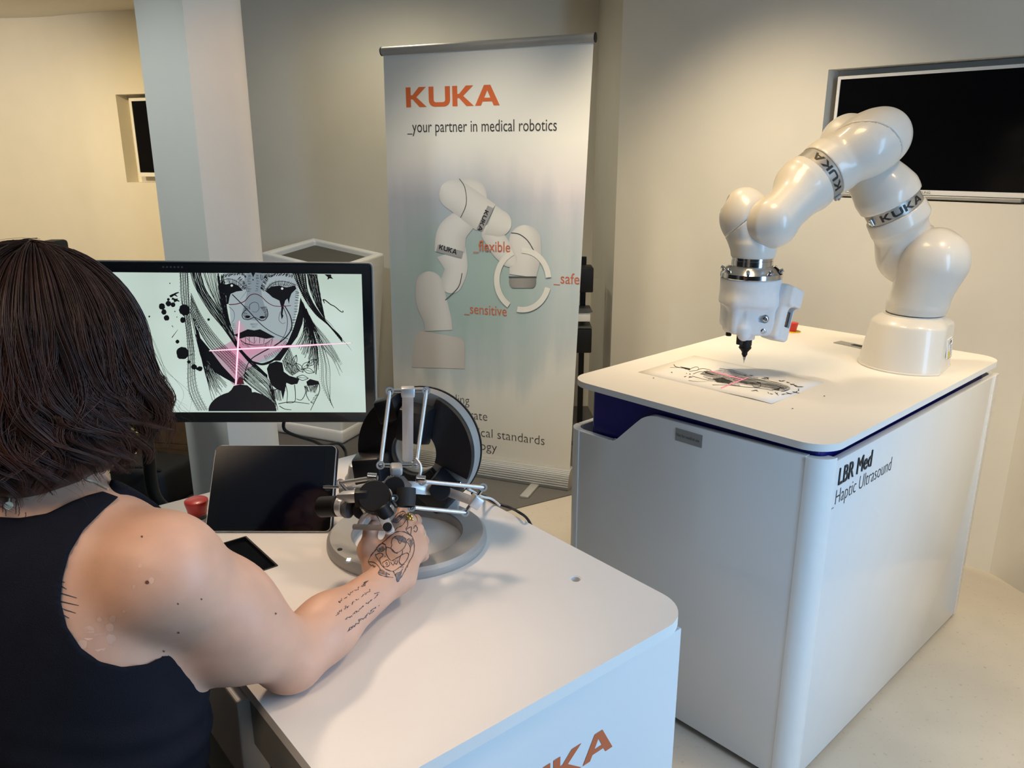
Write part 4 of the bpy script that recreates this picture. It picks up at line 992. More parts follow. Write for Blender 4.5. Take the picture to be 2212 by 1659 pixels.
for i, (sx, sy, r) in enumerate(((540, 830, .42), (560, 860, .60), (600, 890, .8))):
    LA = Art(scr(.0002 + .0001*i)); LA.poly([(620, 610), (760, 760), (1000, 800), (1150, 850), (1000, 930), (820, 1020), (690, 1120), (660, 1240), (560, 1240), (470, 1080), (330, 930), (420, 880), (560, 800)] if i == 0 else [(620, 700), (720, 820), (960, 860), (760, 960), (650, 1060), (630, 1240), (580, 1240), (520, 1040), (400, 920), (560, 860)] if i == 1 else [(622, 780), (680, 870), (840, 885), (700, 930), (640, 1000), (610, 1100), (580, 980), (460, 915), (580, 880)], smooth=5)
    LA.done('screen_pink_glow', emit('screen_pink_%d' % i, ((.60, .42, .50), (.70, .36, .48), (.80, .34, .50))[i], SCR), mon)
LA = Art(scr(.0006), 1.35); random.seed(3)
# hair, left sweep and fall
LA.bundle([(140, 130), (200, 300), (330, 520), (480, 700), (610, 890), (760, 1060), (910, 1180)], [(250, 130), (300, 300), (420, 480), (560, 720), (640, 880), (780, 1030), (910, 1150)], 15, 5, 3, 6)
LA.bundle([(250, 130), (320, 300), (430, 500), (540, 700)], [(430, 140), (445, 330), (500, 560), (560, 740)], 14, 4, 3, 5, dots=4)
LA.bundle([(400, 140), (430, 320), (470, 520), (560, 760)], [(470, 140), (490, 320), (520, 560), (590, 780)], 13, 7, 4, 6, short=.25)
LA.bundle([(140, 540), (230, 720), (330, 880), (480, 1030), (640, 1220)], [(150, 330), (260, 560), (420, 780), (600, 960), (920, 1240)], 20, 4, 3, 4, dots=3)
LA.bundle([(30, 120), (45, 420), (90, 650), (110, 900), (115, 1300), (210, 1510)], [(130, 120), (140, 330), (150, 600), (190, 900), (215, 1250), (330, 1505)], 13, 4.5, 3, 4, dots=3)
LA.bundle([(150, 560), (210, 820), (270, 1060), (330, 1300), (360, 1420)], [(190, 600), (260, 840), (330, 1010), (470, 1200), (560, 1280)], 22, 5, 3, 5, short=.3)
LA.bundle([(700, 1100), (800, 1200), (900, 1290), (960, 1400)], [(760, 1060), (880, 1150), (960, 1260), (990, 1420)], 12, 4, 3, 4, dots=3)
LA.bundle([(640, 1180), (760, 1280), (880, 1370), (990, 1500)], [(700, 1120), (820, 1230), (930, 1330), (1000, 1440)], 9, 4, 3, 4)
LA.poly([(240, 780), (340, 900), (460, 1060), (600, 1210), (590, 1240), (480, 1180), (380, 1120), (300, 980)])
# hair, right
LA.bundle([(1160, 140), (1220, 280), (1300, 430), (1400, 560), (1520, 660), (1660, 830)], [(1290, 145), (1310, 300), (1370, 440), (1450, 560), (1560, 690), (1650, 780)], 15, 7, 3, 5, dots=4)
LA.bundle([(1300, 145), (1330, 300), (1400, 470), (1480, 590)], [(1405, 150), (1430, 300), (1455, 450), (1485, 600)], 20, 5, 4, 5, dots=5)
LA.bundle([(1250, 400), (1350, 600), (1500, 780), (1600, 940), (1690, 1120)], [(1280, 480), (1370, 700), (1440, 860), (1560, 1000), (1640, 1180)], 11, 5, 2, 5, dots=4, short=.2)
LA.bundle([(1280, 480), (1380, 750), (1425, 1000), (1440, 1250), (1580, 1500)], [(1330, 560), (1450, 820), (1530, 1050), (1540, 1250), (1530, 1400)], 8, 4.5, 2, 4, dots=3)
LA.bundle([(1240, 430), (1270, 560), (1260, 720), (1180, 860)], [(1300, 480), (1380, 760), (1420, 950), (1420, 1200)], 26, 6, 4, 6, short=.2)
LA.poly([(1240, 380), (1285, 480), (1260, 640), (1210, 770), (1130, 880), (1040, 1010), (960, 1010), (1020, 940), (1110, 830), (1170, 690), (1220, 520)])
for a in ((1480, 590), (1560, 690), (1640, 790)): LA.stroke([a, (a[0] + 60, a[1] + 55), (a[0] + 110, a[1] + 120)], 4, 1)
# brows, lids, lashes
LA.hatch([(450, 190), (540, 165), (640, 150), (700, 180)], [(480, 150), (560, 135), (650, 135), (680, 150)], 34, 5, 2, 8)
LA.hatch([(880, 190), (960, 170), (1060, 160), (1160, 185)], [(900, 140), (980, 135), (1080, 135), (1160, 150)], 38, 5, 2, 8)
LA.hatch([(840, 290), (870, 220), (900, 170)], [(880, 320), (900, 250), (925, 190)], 26, 4, 2, 8); LA.hatch([(640, 180), (690, 230), (705, 300)], [(610, 200), (660, 250), (670, 310)], 22, 4, 2, 8)
LA.stroke([(440, 215), (530, 195), (620, 230), (690, 300)], 5, 3); LA.stroke([(890, 315), (960, 240), (1070, 220), (1190, 255)], 5, 4)
LA.hatch([(460, 250), (540, 235), (620, 262), (660, 300)], [(455, 205), (540, 190), (630, 215), (690, 280)], 20, 4, 2, 4)
LA.hatch([(910, 305), (980, 262), (1080, 265), (1180, 280)], [(890, 290), (970, 220), (1100, 215), (1215, 250)], 24, 5, 2, 5)
LA.poly([(435, 235), (500, 250), (560, 235), (620, 262), (668, 312), (600, 322), (545, 345), (532, 385), (524, 445), (503, 448), (500, 365), (470, 325)])
LA.poly([(890, 318), (950, 272), (1030, 262), (1100, 280), (1185, 262), (1200, 292), (1150, 342), (1132, 392), (1127, 445), (1110, 392), (1088, 412), (1072, 472), (1062, 545), (1070, 565), (1053, 600), (1044, 545), (1050, 480), (1030, 412), (960, 378), (925, 345)])
# nose, lips, teeth
LA.stroke([(705, 250), (700, 320), (640, 400)], 3, 1); LA.stroke([(735, 500), (735, 455), (775, 428), (815, 440), (828, 490), (800, 525), (760, 520)], 4, 2)
LA.stroke([(700, 500), (660, 545), (672, 590), (720, 602), (745, 590)], 6, 5); LA.stroke([(905, 490), (915, 555), (890, 600), (850, 612), (830, 595)], 6, 5); LA.stroke([(740, 595), (785, 580), (835, 605)], 5, 4)
LA.disc(715, 572, 26, ry=13); LA.disc(858, 578, 26, ry=13)
LA.hatch([(840, 480), (880, 540), (880, 590)], [(905, 470), (912, 530), (905, 590)], 16, 3, 2, 5); LA.hatch([(740, 640), (760, 680)], [(820, 640), (800, 680)], 6, 2, 1, 3)
LA.hatch([(690, 470), (670, 540), (690, 600)], [(730, 480), (710, 545), (730, 590)], 12, 3, 2, 4)
LA.poly([(578, 752), (640, 730), (715, 697), (780, 708), (838, 697), (920, 740), (988, 776), (900, 792), (800, 772), (700, 772), (640, 792)])
LA.stroke([(640, 800), (690, 835), (790, 852), (890, 840), (970, 780)], 4, 3); LA.stroke([(680, 835), (790, 862), (900, 855)], 5, 2)
for x in (690, 730, 780, 835, 880): LA.stroke([(x, 775), (x + (780-x)*.06, 838)], 4, 3, 1)
LA.stroke([(700, 780), (730, 810), (760, 830), (785, 835), (800, 800)], 3, 2); LA.hatch([(640, 800), (720, 850)], [(670, 860), (760, 900)], 10, 2, 1, 4); LA.hatch([(900, 830), (970, 790)], [(880, 880), (960, 860)], 10, 2, 1, 4)
# stray strands, chin, ear rings
LA.stroke([(560, 350), (700, 490), (850, 650), (980, 740), (1120, 795)], 7, 4); LA.stroke([(1080, 460), (1140, 570), (1152, 680), (1100, 770), (1000, 850), (850, 930), (745, 1000), (695, 1100), (680, 1200)], 7, 5, wm=9)
LA.stroke([(1070, 480), (1110, 600), (1090, 740), (1010, 850)], 5, 3); LA.stroke([(760, 1020), (860, 1045), (960, 1010), (1020, 950)], 12, 8, wm=20); LA.stroke([(525, 470), (575, 520), (580, 590), (550, 640)], 3, 2)
LA.stroke([(1040, 520), (1025, 600), (1060, 640), (1090, 630)], 3, 2); LA.hatch([(560, 640), (580, 760), (640, 880)], [(590, 640), (620, 770), (680, 870)], 16, 2, 1, 5)
LA.hatch([(1190, 320), (1180, 520), (1130, 720)], [(1225, 330), (1215, 520), (1165, 720)], 30, 3, 2, 6); LA.hatch([(880, 960), (1000, 900), (1090, 800)], [(900, 1000), (1030, 940), (1120, 840)], 16, 3, 2, 4)
# tattooed hand at the lower right of the picture
LA.poly([(905, 1090), (930, 1040), (1000, 1015), (1060, 1030), (1075, 1120), (1130, 1160), (1230, 1190), (1210, 1240), (1150, 1250), (1100, 1230), (1085, 1310), (1065, 1400), (1045, 1310), (1000, 1290), (950, 1250), (925, 1180)])
LA.poly([(1298, 1220), (1335, 1192), (1420, 1215), (1430, 1245), (1370, 1255), (1310, 1262)])
for P in ([(935, 1230), (960, 1330), (1000, 1440), (1015, 1505)], [(960, 1310), (1030, 1290), (1090, 1310)], [(1180, 1250), (1190, 1340), (1180, 1420), (1100, 1430)], [(1280, 1260), (1290, 1330), (1250, 1400), (1200, 1390)], [(1310, 1270), (1300, 1350), (1330, 1410)], [(1425, 1240), (1430, 1310), (1380, 1420), (1340, 1505)], [(1020, 1440), (1150, 1420), (1330, 1440)], [(1030, 1460), (1080, 1490), (1150, 1500)], [(1090, 1240), (1110, 1330), (1105, 1420)]): LA.stroke(P, 6, 4)
for cx, cy, an in ((1180, 1010, 1.9), (1230, 1080, .9), (1290, 1060, 2.4), (1320, 1110, .3), (1130, 1080, 1.2), (1260, 1180, .1), (1350, 1030, -.6)):
    d = Vector((math.cos(an), math.sin(an))); n_ = Vector((-d.y, d.x))
    for s_ in (-1, 1): LA.stroke([(cx - d.x*60, cy - d.y*60), (cx + n_.x*26*s_, cy + n_.y*26*s_), (cx + d.x*60, cy + d.y*60)], 5, 4)
    LA.stroke([(cx - d.x*60, cy - d.y*60), (cx + d.x*60, cy + d.y*60)], 4, 2, 1)
LA.hatch([(930, 1250), (980, 1290), (1040, 1300)], [(950, 1340), (1000, 1400), (1050, 1410)], 26, 3, 2, 5); LA.hatch([(1290, 1260), (1420, 1250)], [(1320, 1320), (1400, 1330)], 24, 4, 2, 8)
LA.bundle([(1060, 1010), (1090, 1100), (1160, 1160)], [(1130, 880), (1180, 1000), (1240, 1110)], 18, 4, 3, 6, dots=2); LA.hatch([(1340, 1420), (1400, 1340)], [(1370, 1440), (1430, 1330)], 14, 3, 2, 4)
# ink splatter
for x, y, r in ((85, 505, 56), (70, 605, 28), (15, 820, 19), (65, 935, 62), (128, 1022, 17), (180, 1072, 28), (240, 1090, 25), (215, 1090, 16), (325, 600, 13), (230, 678, 8), (190, 605, 8), (238, 912, 10), (255, 950, 8), (-140, 470, 32), (-120, 525, 26), (-92, 585, 28), (-75, 440, 28), (-30, 452, 24), (-75, 400, 14), (-265, 570, 9), (-60, 240, 6), (-10, 520, 6), (10, 575, 5)): LA.disc(x, y, r, jag=.10, n=18)
for P in ([(-50, 370), (0, 340), (30, 330)], [(-40, 390), (-10, 400), (20, 395)], [(-60, 372), (-20, 352), (15, 372)], [(-20, 420), (10, 410), (35, 420)]): LA.stroke(P, 18, 6)
for P in ([(-40, 780), (20, 700)], [(-40, 660), (-25, 680)], [(170, 940), (130, 960)]): LA.stroke(P, 6, 2, 1)
LA.poly([(1478, 150), (1512, 178), (1508, 205), (1530, 190), (1568, 196), (1548, 176), (1545, 152)]); LA.poly([(-175, 120), (-150, 134), (-128, 118)])
LA.stroke([(1465, 400), (1490, 410), (1540, 450), (1580, 470), (1640, 520), (1665, 525), (1660, 510)], 8, 5); LA.stroke([(1465, 400), (1480, 440)], 10, 4, 1)
LA.poly([(750, 135), (768, 180), (790, 135)]); LA.disc(768, 205, 7); LA.stroke([(845, 150), (848, 200), (862, 200), (862, 160)], 4, 3)
LA.hatch([(720, 160), (715, 330)], [(745, 160), (745, 330)], 24, 2, 1, 8); LA.hatch([(800, 160), (800, 330)], [(830, 160), (825, 330)], 20, 2, 1, 8)
LA.done('screen_ink_drawing', emit('screen_black', (.006, .006, .008), SCR), mon)
LA = Art(scr(.0008)); LA.stroke([(525, 452), (600, 446), (680, 420), (735, 362), (790, 346), (850, 372), (905, 425), (965, 460), (1040, 470), (1145, 460)], 9, 6); LA.poly([(605, 1245), (618, 1190), (640, 1168), (664, 1190), (682, 1245)]); LA.done('screen_red_line', emit('screen_red', (.10, .015, .03), SCR), mon)
LA = Art(scr(.0009)); LA.disc(556, 262, 12); LA.disc(1058, 292, 12); LA.done('screen_eye_light', emit('screen_white', (.8, .85, .85), SCR), mon)
LA = Art(scr(.0010)); LA.stroke([(330, 912), (1040, 872), (1755, 832)], 10, 6, wm=26); LA.stroke([(634, 605), (614, 930), (595, 1255)], 10, 16, wm=26); LA.done('screen_laser_glow', emit('screen_laser_pink', (.95, .35, .55), SCR*1.1), mon)
LA = Art(scr(.0011)); LA.stroke([(335, 911), (1040, 872), (1745, 833)], 8, 5, wm=12); LA.stroke([(632, 615), (614, 930), (596, 1250)], 7, 10, wm=13); LA.done('screen_laser_core', emit('screen_laser_white', (1.0, .85, .92), SCR*1.4), mon)
LA = Art(scr(.0012)); dome = [(325, 1513)] + [(662 - 340*math.cos(t), 1513 - 205*math.sin(t)) for t in np.linspace(.12, 1.15, 8)] + [(552, 1300), (575, 1262), (640, 1246), (710, 1255), (752, 1290), (758, 1325)] + [(662 + 340*math.cos(t), 1513 - 205*math.sin(t)) for t in np.linspace(1.2, .12, 8)] + [(1002, 1513)]
LA.poly(dome); LA.done('screen_pen_shape', emit('screen_pen', (.012, .011, .014), SCR), mon)
cable('cable', 'dark cable hanging down below the monitor in front of the kiosk', [MM @ Vector((MWD - .21, .01, -.03)), MM @ Vector((MWD - .215, -.03, -.035)), atY(675, 952, 1.80), atY(700, 962, 1.84), atY(730, 958, 1.9), atY(745, 972, 1.9), atY(748, 990, 1.86)], .004, M_black)

# ------------------------------------------------------------------ tablet
b0 = atz(443, 1148, .9590); b1 = atz(716, 1149, .9590); t0 = atd(460, 962, 1.449); t1 = atd(723, 962, 1.449)
tx = ((b1 - b0) + (t1 - t0)).normalized(); tz_ = tx.cross((t0 + t1)/2 - (b0 + b1)/2).normalized(); ty = tz_.cross(tx); TW = (b1 - b0).length*.99; TH = ((t0 + t1)/2 - (b0 + b1)/2).dot(ty)
MT = Matrix(((tx.x, ty.x, tz_.x, b0.x), (tx.y, ty.y, tz_.y, b0.y), (tx.z, ty.z, tz_.z, b0.z), (0, 0, 0, 1)))
tab = thing('tablet', 'black tablet computer leaning upright on the control cart', 'tablet', b0)
bm = BM(); add_prism(bm, rpoly(TW, TH, .010, 6), -.0075, 0, MT, bev=.002); link('back_shell', bm, M_alu, tab, 40)
bm = BM(); add_prism(bm, rpoly(TW - .002, TH - .002, .009, 6, .001, .001), -.0005, .0005, MT); link('front_glass', bm, M_blackg, tab, 40)
bm = BM(); add_box(bm, (.020, .009, .0004), (TW - .020, TH - .009, .0008), MT); link('screen', bm, mat('dark_navy_screen', (.0015, .002, .009), .08, coat=.5, spec=.35), tab)
bm = BM(); add_lathe(bm, [(.0068, .0004), (.0068, .0008), (.0060, .0009), (.0, .0007)], MT @ Matrix.Translation((TW - .010, TH*.50, 0)), 24); link('home_button', bm, M_black, tab, True)
M_navy = mat('navy_cover', (.006, .010, .04), .6, bump=.1)
bm = BM(); add_prism(bm, rpoly(TW + .002, TH, .010, 6, 0, .0), -.0115, -.0078, MT); link('cover', bm, M_navy, tab, 40)
bq = [MT @ Vector((TW*.08, TH*.62, -.0117)), MT @ Vector((TW*.92, TH*.62, -.0117))]; bk = [Vector((p.x, p.y + .085, .9575)) for p in (MT @ Vector((TW*.08, 0, 0)), MT @ Vector((TW*.92, 0, 0)))]
o = link('cover_flap', quadmesh('cover_flap', [bq[0], bq[1], bk[1], bk[0]], [(0, 1, 2, 3)]), M_navy, tab); o.modifiers.new('s', 'SOLIDIFY').thickness = .003

# ------------------------------------------------------------------ drawing on the robot cart
pz = TOP + .0004
pL, pF = Vector((.387, 2.345, pz)), Vector((.696, 2.022, pz)); pe = (pF - pL).normalized(); pn = Vector((-pe.y, pe.x, 0)); pn = pn if pn.y > 0 else -pn
pap = thing('drawing_sheet', 'white paper sheet with an ink portrait crossed by painted-on pink laser light under the robot', 'drawing', (pL + pF)/2 + pn*.15)
V = []; Fc = []
for j in range(7):
    for i in range(9):
        u, v = i/8, j/6; p = pL.lerp(pF, u) + pn*.305*v; dz = .0035*max(0, 1 - abs(u - .85)/.22)*max(0, 1 - v*3); V.append(p + Vector((0, 0, dz)))
for j in range(6):
    for i in range(8): a = j*9 + i; Fc.append((a, a+1, a+10, a+9))
o = link('sheet', quadmesh('sheet', V, Fc), M_paper, pap, 'full'); o.modifiers.new('s', 'SOLIDIFY').thickness = .0003
pf = lambda dz: (lambda x, y, lift=0: atz(1360 + x/5.027, 760 + y/5.027, pz + .0005 + dz))
PA = Art(pf(0)); random.seed(5)
PA.poly([(890, 215), (1000, 190), (1110, 200), (1250, 245), (1400, 280), (1330, 300), (1180, 330), (1200, 370), (1050, 350), (920, 320), (840, 290), (800, 260)], smooth=4)
PA.done('grey_wash', mat('grey_wash_ink', (.52, .50, .51), .8, var=.45, scale=160), pap)
PA = Art(pf(.0002))
PA.bundle([(840, 200), (1000, 240), (1250, 270), (1500, 310), (1700, 360), (1750, 400), (1680, 430)], [(760, 240), (950, 290), (1150, 340), (1400, 380), (1600, 420), (1660, 430), (1640, 430)], 10, 2.4, 1.6, 4)
PA.bundle([(1180, 280), (1400, 300), (1600, 330), (1740, 390), (1680, 425)], [(1200, 330), (1400, 370), (1560, 400), (1640, 395), (1600, 370)], 7, 3, 2, 4)
PA.bundle([(930, 170), (1100, 190), (1250, 230), (1350, 270)], [(900, 330), (1000, 330), (1150, 380), (1250, 400)], 12, 3, 2, 6, short=.5)
PA.poly([(545, 158), (660, 180), (655, 198), (600, 185)]); PA.poly([(800, 205), (880, 232), (990, 262), (900, 250), (830, 235)])
PA.poly([(900, 290), (1010, 280), (1120, 320), (1080, 345), (950, 330)]); PA.poly([(590, 268), (620, 262), (600, 275)]); PA.poly([(650, 265), (690, 272), (640, 280)]); PA.poly([(1545, 410), (1640, 385), (1620, 420)])
PA.stroke([(480, 135), (500, 160), (560, 172), (640, 185)], 7, 4); PA.stroke([(440, 168), (540, 172)], 3, 1, 1); PA.stroke([(640, 200), (690, 170), (740, 165), (745, 195), (690, 205), (645, 212)], 4, 3)
PA.stroke([(740, 190), (800, 182), (870, 195), (900, 215)], 4, 3); PA.stroke([(690, 240), (760, 215), (850, 225)], 4, 3); PA.stroke([(680, 262), (780, 290), (900, 320)], 4, 2); PA.stroke([(640, 310), (740, 322), (860, 318)], 3, 1)
PA.stroke([(850, 290), (960, 310), (1090, 350), (1250, 380), (1420, 395), (1560, 420)], 5, 3); PA.stroke([(900, 358), (1060, 360), (1200, 378)], 4, 1); PA.stroke([(1380, 330), (1420, 340), (1415, 380), (1360, 380), (1330, 360)], 7, 5)
PA.stroke([(1310, 335), (1370, 350), (1430, 362)], 6, 3)
for a, b in (((1235, 250), (1270, 252)), ((1300, 252), (1345, 256)), ((1430, 285), (1500, 295)), ((1455, 275), (1520, 280)), ((1490, 280), (1515, 298)), ((1640, 318), (1690, 310)), ((1620, 308), (1650, 320)), ((1700, 325), (1740, 335)), ((1745, 355), (1790, 348)), ((1780, 360), (1830, 382)), ((1830, 375), (1890, 378)), ((1320, 425), (1390, 412)), ((1360, 412), (1400, 430)), ((1500, 435), (1515, 455)), ((1520, 452), (1560, 460)), ((1580, 435), (1620, 475)), ((1590, 455), (1612, 445)), ((1650, 462), (1690, 455)), ((1700, 440), (1760, 458)), ((1770, 430), (1845, 448)), ((1800, 440), (1820, 425)), ((1830, 400), (1842, 425))): PA.stroke([a, ((a[0]+b[0])/2, (a[1]+b[1])/2 + 2), b], 3, 2, 2, wm=9)
PA.stroke([(1740, 345), (1820, 370), (1840, 405), (1800, 440), (1690, 458)], 3, 3)
PA.disc(458, 222, 8, ry=4); PA.disc(655, 240, 9, ry=4); PA.disc(620, 235, 5, ry=3); PA.disc(2115, 478, 10, ry=3); PA.disc(1770, 614, 10, ry=3); PA.disc(260, 283, 8, ry=3)
PA.done('ink_drawing', M_inkb, pap)
PA = Art(pf(.0006)); PA.stroke([(870, 205), (1060, 255), (1240, 300)], 8, 10, wm=12); PA.stroke([(990, 392), (1150, 330), (1285, 278)], 8, 8, wm=11); PA.done('laser_light_strips', emit('laser_light_glow', (1.0, .22, .30), .95), pap)  # glowing strips stand in for laser light falling on the sheet
# ------------------------------------------------------------------ haptic device on the control cart
hx, hy = -.181, 1.243
hap = thing('haptic_device', 'silver and black haptic controller with upright ring and jointed rods on a round base', 'controller', (hx, hy, TOP))
HM = Matrix.Translation((hx, hy, TOP))
bm = BM(); add_lathe(bm, [(.094, .0005), (.136, .0005), (.1375, .004), (.1365, .013), (.131, .0185), (.096, .0185), (.094, .0165), (.094, .0005)], HM, 72, cap=False); bring = link('base_ring', bm, M_alum, hap, 30)
p = atz(734, 1187, TOP + .0186); bm = BM(); add_cyl(bm, p, p + Vector((0, 0, .0006)), .0042, n=18); link('sensor_dot', bm, M_black, bring)
p = atz(753, 1209, TOP + .0186); bm = BM(); add_box(bm, (p.x - .003, p.y - .004, p.z), (p.x + .003, p.y + .004, p.z + .0008)); link('status_light', bm, emit('status_white', (1, 1, 1), 2.0), bring)
p = atz(916, 1241, TOP + .006); bm = BM(); add_cyl(bm, p, p + Vector((.0002, -.001, 0)), .0012, n=8); link('set_screw', bm, M_black, bring)
# upright ring body
dn = Vector((-.26, -.955, .12)).normalized(); dx_ = Vector((0, 0, 1)).cross(dn).normalized(); dy_ = dn.cross(dx_)
Dc = atY(898, 974, 1.345); DR = .1115
DM = Matrix(((dx_.x, dy_.x, dn.x, Dc.x), (dx_.y, dy_.y, dn.y, Dc.y), (dx_.z, dy_.z, dn.z, Dc.z), (0, 0, 0, 1)))
bm = BM(); add_lathe(bm, [(.041, -.040), (DR - .004, -.040), (DR, -.036), (DR, -.008), (DR - .001, -.006), (.041, -.006), (.041, -.040)], DM, 80, cap=False); dbody = link('ring_body', bm, M_alum, hap, 30)
bm = BM(); add_lathe(bm, [(DR - .002, -.044), (DR + .0015, -.043), (DR + .0015, -.038), (DR - .002, -.037), (DR - .002, -.044)], DM, 72, cap=False); link('rear_rim', bm, M_black, dbody, 30)
def sector(r0, r1, a0, a1, n=28): return [(r1*math.cos(math.radians(a0 + (a1-a0)*k/n)), r1*math.sin(math.radians(a0 + (a1-a0)*k/n))) for k in range(n+1)] + [(r0*math.cos(math.radians(a1 - (a1-a0)*k/n)), r0*math.sin(math.radians(a1 - (a1-a0)*k/n))) for k in range(n+1)]
for a0, a1 in ((-22, 68), (98, 215), (232, 318)):
    bm = BM(); add_prism(bm, sector(.043, DR - .002, a0, a1), -.006, .010, DM, bev=.006, seg=3); link('cover', bm, M_blackm, dbody, 35)
for a in (80, -32):
    q = DM @ Vector((.098*math.cos(math.radians(a)), .098*math.sin(math.radians(a)), -.005)); bm = BM(); add_cyl(bm, q, q + dn*.003, .0035, n=14, bev=.0007); link('screw', bm, M_steel, dbody, 40)
# motor housings on the ring
for cx, cy, sx, sy, sz, ro in ((.006, .055, .030, .036, .050, -8), (-.045, .075, .024, .026, .034, 20), (-.075, -.035, .030, .034, .05, 100), (.055, -.065, .034, .03, .045, -130)):
    Mk = DM @ Matrix.Translation((cx, cy, 0)) @ Matrix.Rotation(math.radians(ro), 4, 'Z'); bm = BM()
    vs_ = add_box(bm, (-sx, -sy, .004), (sx, sy, sz), None, .006, 2)
    for v in bm.verts: 
        f = 1 - .28*max(0, v.co.z - .01)/sz; v.co.x *= f; v.co.y *= f
    bmesh.ops.transform(bm, matrix=Mk, verts=bm.verts[:]); link('motor_housing', bm, M_blackm, hap, 35)
# feet joining ring body to the base
for xa, ya in ((.055, -.098), (-.05, -.100)):
    q = DM @ Vector((xa, ya, -.02)); bm = BM(); add_box(bm, (q.x - .022, q.y - .022, TOP + .0186), (q.x + .022, q.y + .02, q.z + .02), None, .003); link('bracket', bm, M_alum, hap, 30)
p = atz(776, 1030, TOP); bm = BM(); add_lathe(bm, [(.026, .0005), (.026, .012), (.020, .020), (.016, .040), (.012, .042), (0, .042)], Matrix.Translation((p.x + .003, p.y - .03, TOP)), 28); link('rear_foot', bm, M_alu, hap, 30)
# --- rods and arms: points from photo position + distance
h = lambda x, y, Y: atY(x, y, Y)
def rod(a, b, r, m=None, eyes=True, name='rod'):
    a, b = Vector(a), Vector(b); bm = BM(); add_cyl(bm, a, b, r, n=12); o = link(name, bm, m or M_alu, hap, True)
    if eyes:
        for q in (a, b):
            ax = (CAM - q).normalized(); bm = BM(); add_lathe(bm, [(r*1.1, -r*1.1), (r*2.0, -r*1.1), (r*2.0, r*1.1), (r*1.1, r*1.1), (r*1.1, -r*1.1)], axis_frame(q, q + ax), 18, cap=False); link('rod_eye', bm, M_alu, o, 30)
    return o
def bar(pts, wd, th, name='arm_bar', m=None, up=None):
    """flat bar through points, width facing the viewer"""
    a, b = Vector(pts[0]), Vector(pts[1]); x = (b - a).normalized(); z = (CAM - (a + b)/2); z = (z - x*z.dot(x)).normalized(); y = z.cross(x)
    M_ = Matrix(((x.x, y.x, z.x, a.x), (x.y, y.y, z.y, a.y), (x.z, y.z, z.z, a.z), (0, 0, 0, 1))); L = (b - a).length
    bm = BM(); add_prism(bm, rpoly(L + wd, wd, wd*.3, 5, -wd/2, -wd/2), -th/2, th/2, M_, bev=.0008); return link(name, bm, m or M_alu, hap, 35)
def drum(c, d, r, L, name='encoder_cap', m=None, rim=None):
    c = Vector(c); d = Vector(d).normalized(); bm = BM(); add_cyl(bm, c - d*L, c, r, n=36, bev=.0012); o = link(name, bm, m or M_black, hap, 40)
    if rim: bm = BM(); add_cyl(bm, c - d*(L + .012), c - d*(L*.45), r + .0022, n=36, bev=.0008); link('rim', bm, M_alu, o, 40)
    return o
# top arm
t1, t2 = h(842, 845, 1.235), h(921, 844, 1.245); l1, l2 = h(822, 1005, 1.165), h(899, 1005, 1.175)
rod(t1, l1, .0034); rod(t2, l2, .0034); rod(t1, t2, .0032, M_steel, False, 'hinge_pin'); rod(l1, l2, .0032, M_steel, False, 'hinge_pin')
bar((h(881, 851, 1.243), h(881, 985, 1.285)), .0185, .010)
bm = BM(); add_box(bm, (-.011, -.010, -.008), (.011, .008, .008), frame(h(881, 846, 1.24), t2 - t1), .002); link('clevis', bm, M_alu, hap, 30)
# right arm
r1, r2 = h(1044, 1053, 1.185), h(1005, 1107, 1.175)
rod(h(912, 1040, 1.15), r1, .0034); rod(h(889, 1096, 1.13), r2, .0034); rod(r1, r2, .0032, M_steel, False, 'hinge_pin')
bar((h(955, 1058, 1.20), h(1026, 1084, 1.18)), .0150, .010); bm = BM(); add_box(bm, (-.010, -.009, -.009), (.010, .009, .009), frame(h(1027, 1083, 1.178), r1 - r2), .002); link('clevis', bm, M_alu, hap, 30)
drum(h(951, 1059, 1.165), CAM - h(951, 1059, 1.165), .0165, .016); 
# left arm
q1, q2 = h(735, 1043, 1.20), h(752, 1062, 1.19)
rod(h(808, 1032, 1.15), q1, .0034); rod(q1, q2, .003, M_steel, False, 'hinge_pin'); rod(h(735, 1052, 1.215), h(700, 1052, 1.24), .0026, M_steel, False, 'hinge_pin'); bar((h(790, 1050, 1.21), h(740, 1060, 1.215)), .010, .008)
# moving platform
bar((h(852, 1050, 1.155), h(940, 1057, 1.18)), .0195, .008, 'platform_plate'); bar((h(850, 1046, 1.158), h(775, 1064, 1.15)), .0165, .008, 'platform_plate')
tri = [h(x, y, 1.153) for x, y in ((838, 1028), (872, 1028), (890, 1048), (885, 1060), (830, 1060), (824, 1046))]; nrm = (CAM - tri[0]).normalized()
V = tri + [p - nrm*.006 for p in tri]; Fc = [tuple(range(6)), tuple(range(11, 5, -1))] + [(i, (i+1) % 6, 6 + (i+1) % 6, 6 + i) for i in range(6)]; link('platform_plate', quadmesh('platform_plate', V, Fc), M_alum, hap)
bm = BM(); add_box(bm, (-.0095, -.016, -.007), (.0095, .011, .007), frame(h(856, 1012, 1.160), l2 - l1), .004, 3); cl = link('clevis', bm, M_alum, hap, 40)
for x in (847, 860):
    q = h(x, 1025, 1.150); bm = BM(); add_cyl(bm, q, q + nrm*.003, .0032, n=14, bev=.0006); link('screw', bm, M_steel, cl, 40)
for x, y, Y in ((807, 1031, 1.145), (912, 1036, 1.145)):
    q = h(x, y, Y); bm = BM(); add_cyl(bm, q - Vector((.009, .004, -.003)), q + Vector((.006, -.004, .002)), .0062, n=18, bev=.001); link('ball_joint', bm, M_steel, hap, 40)
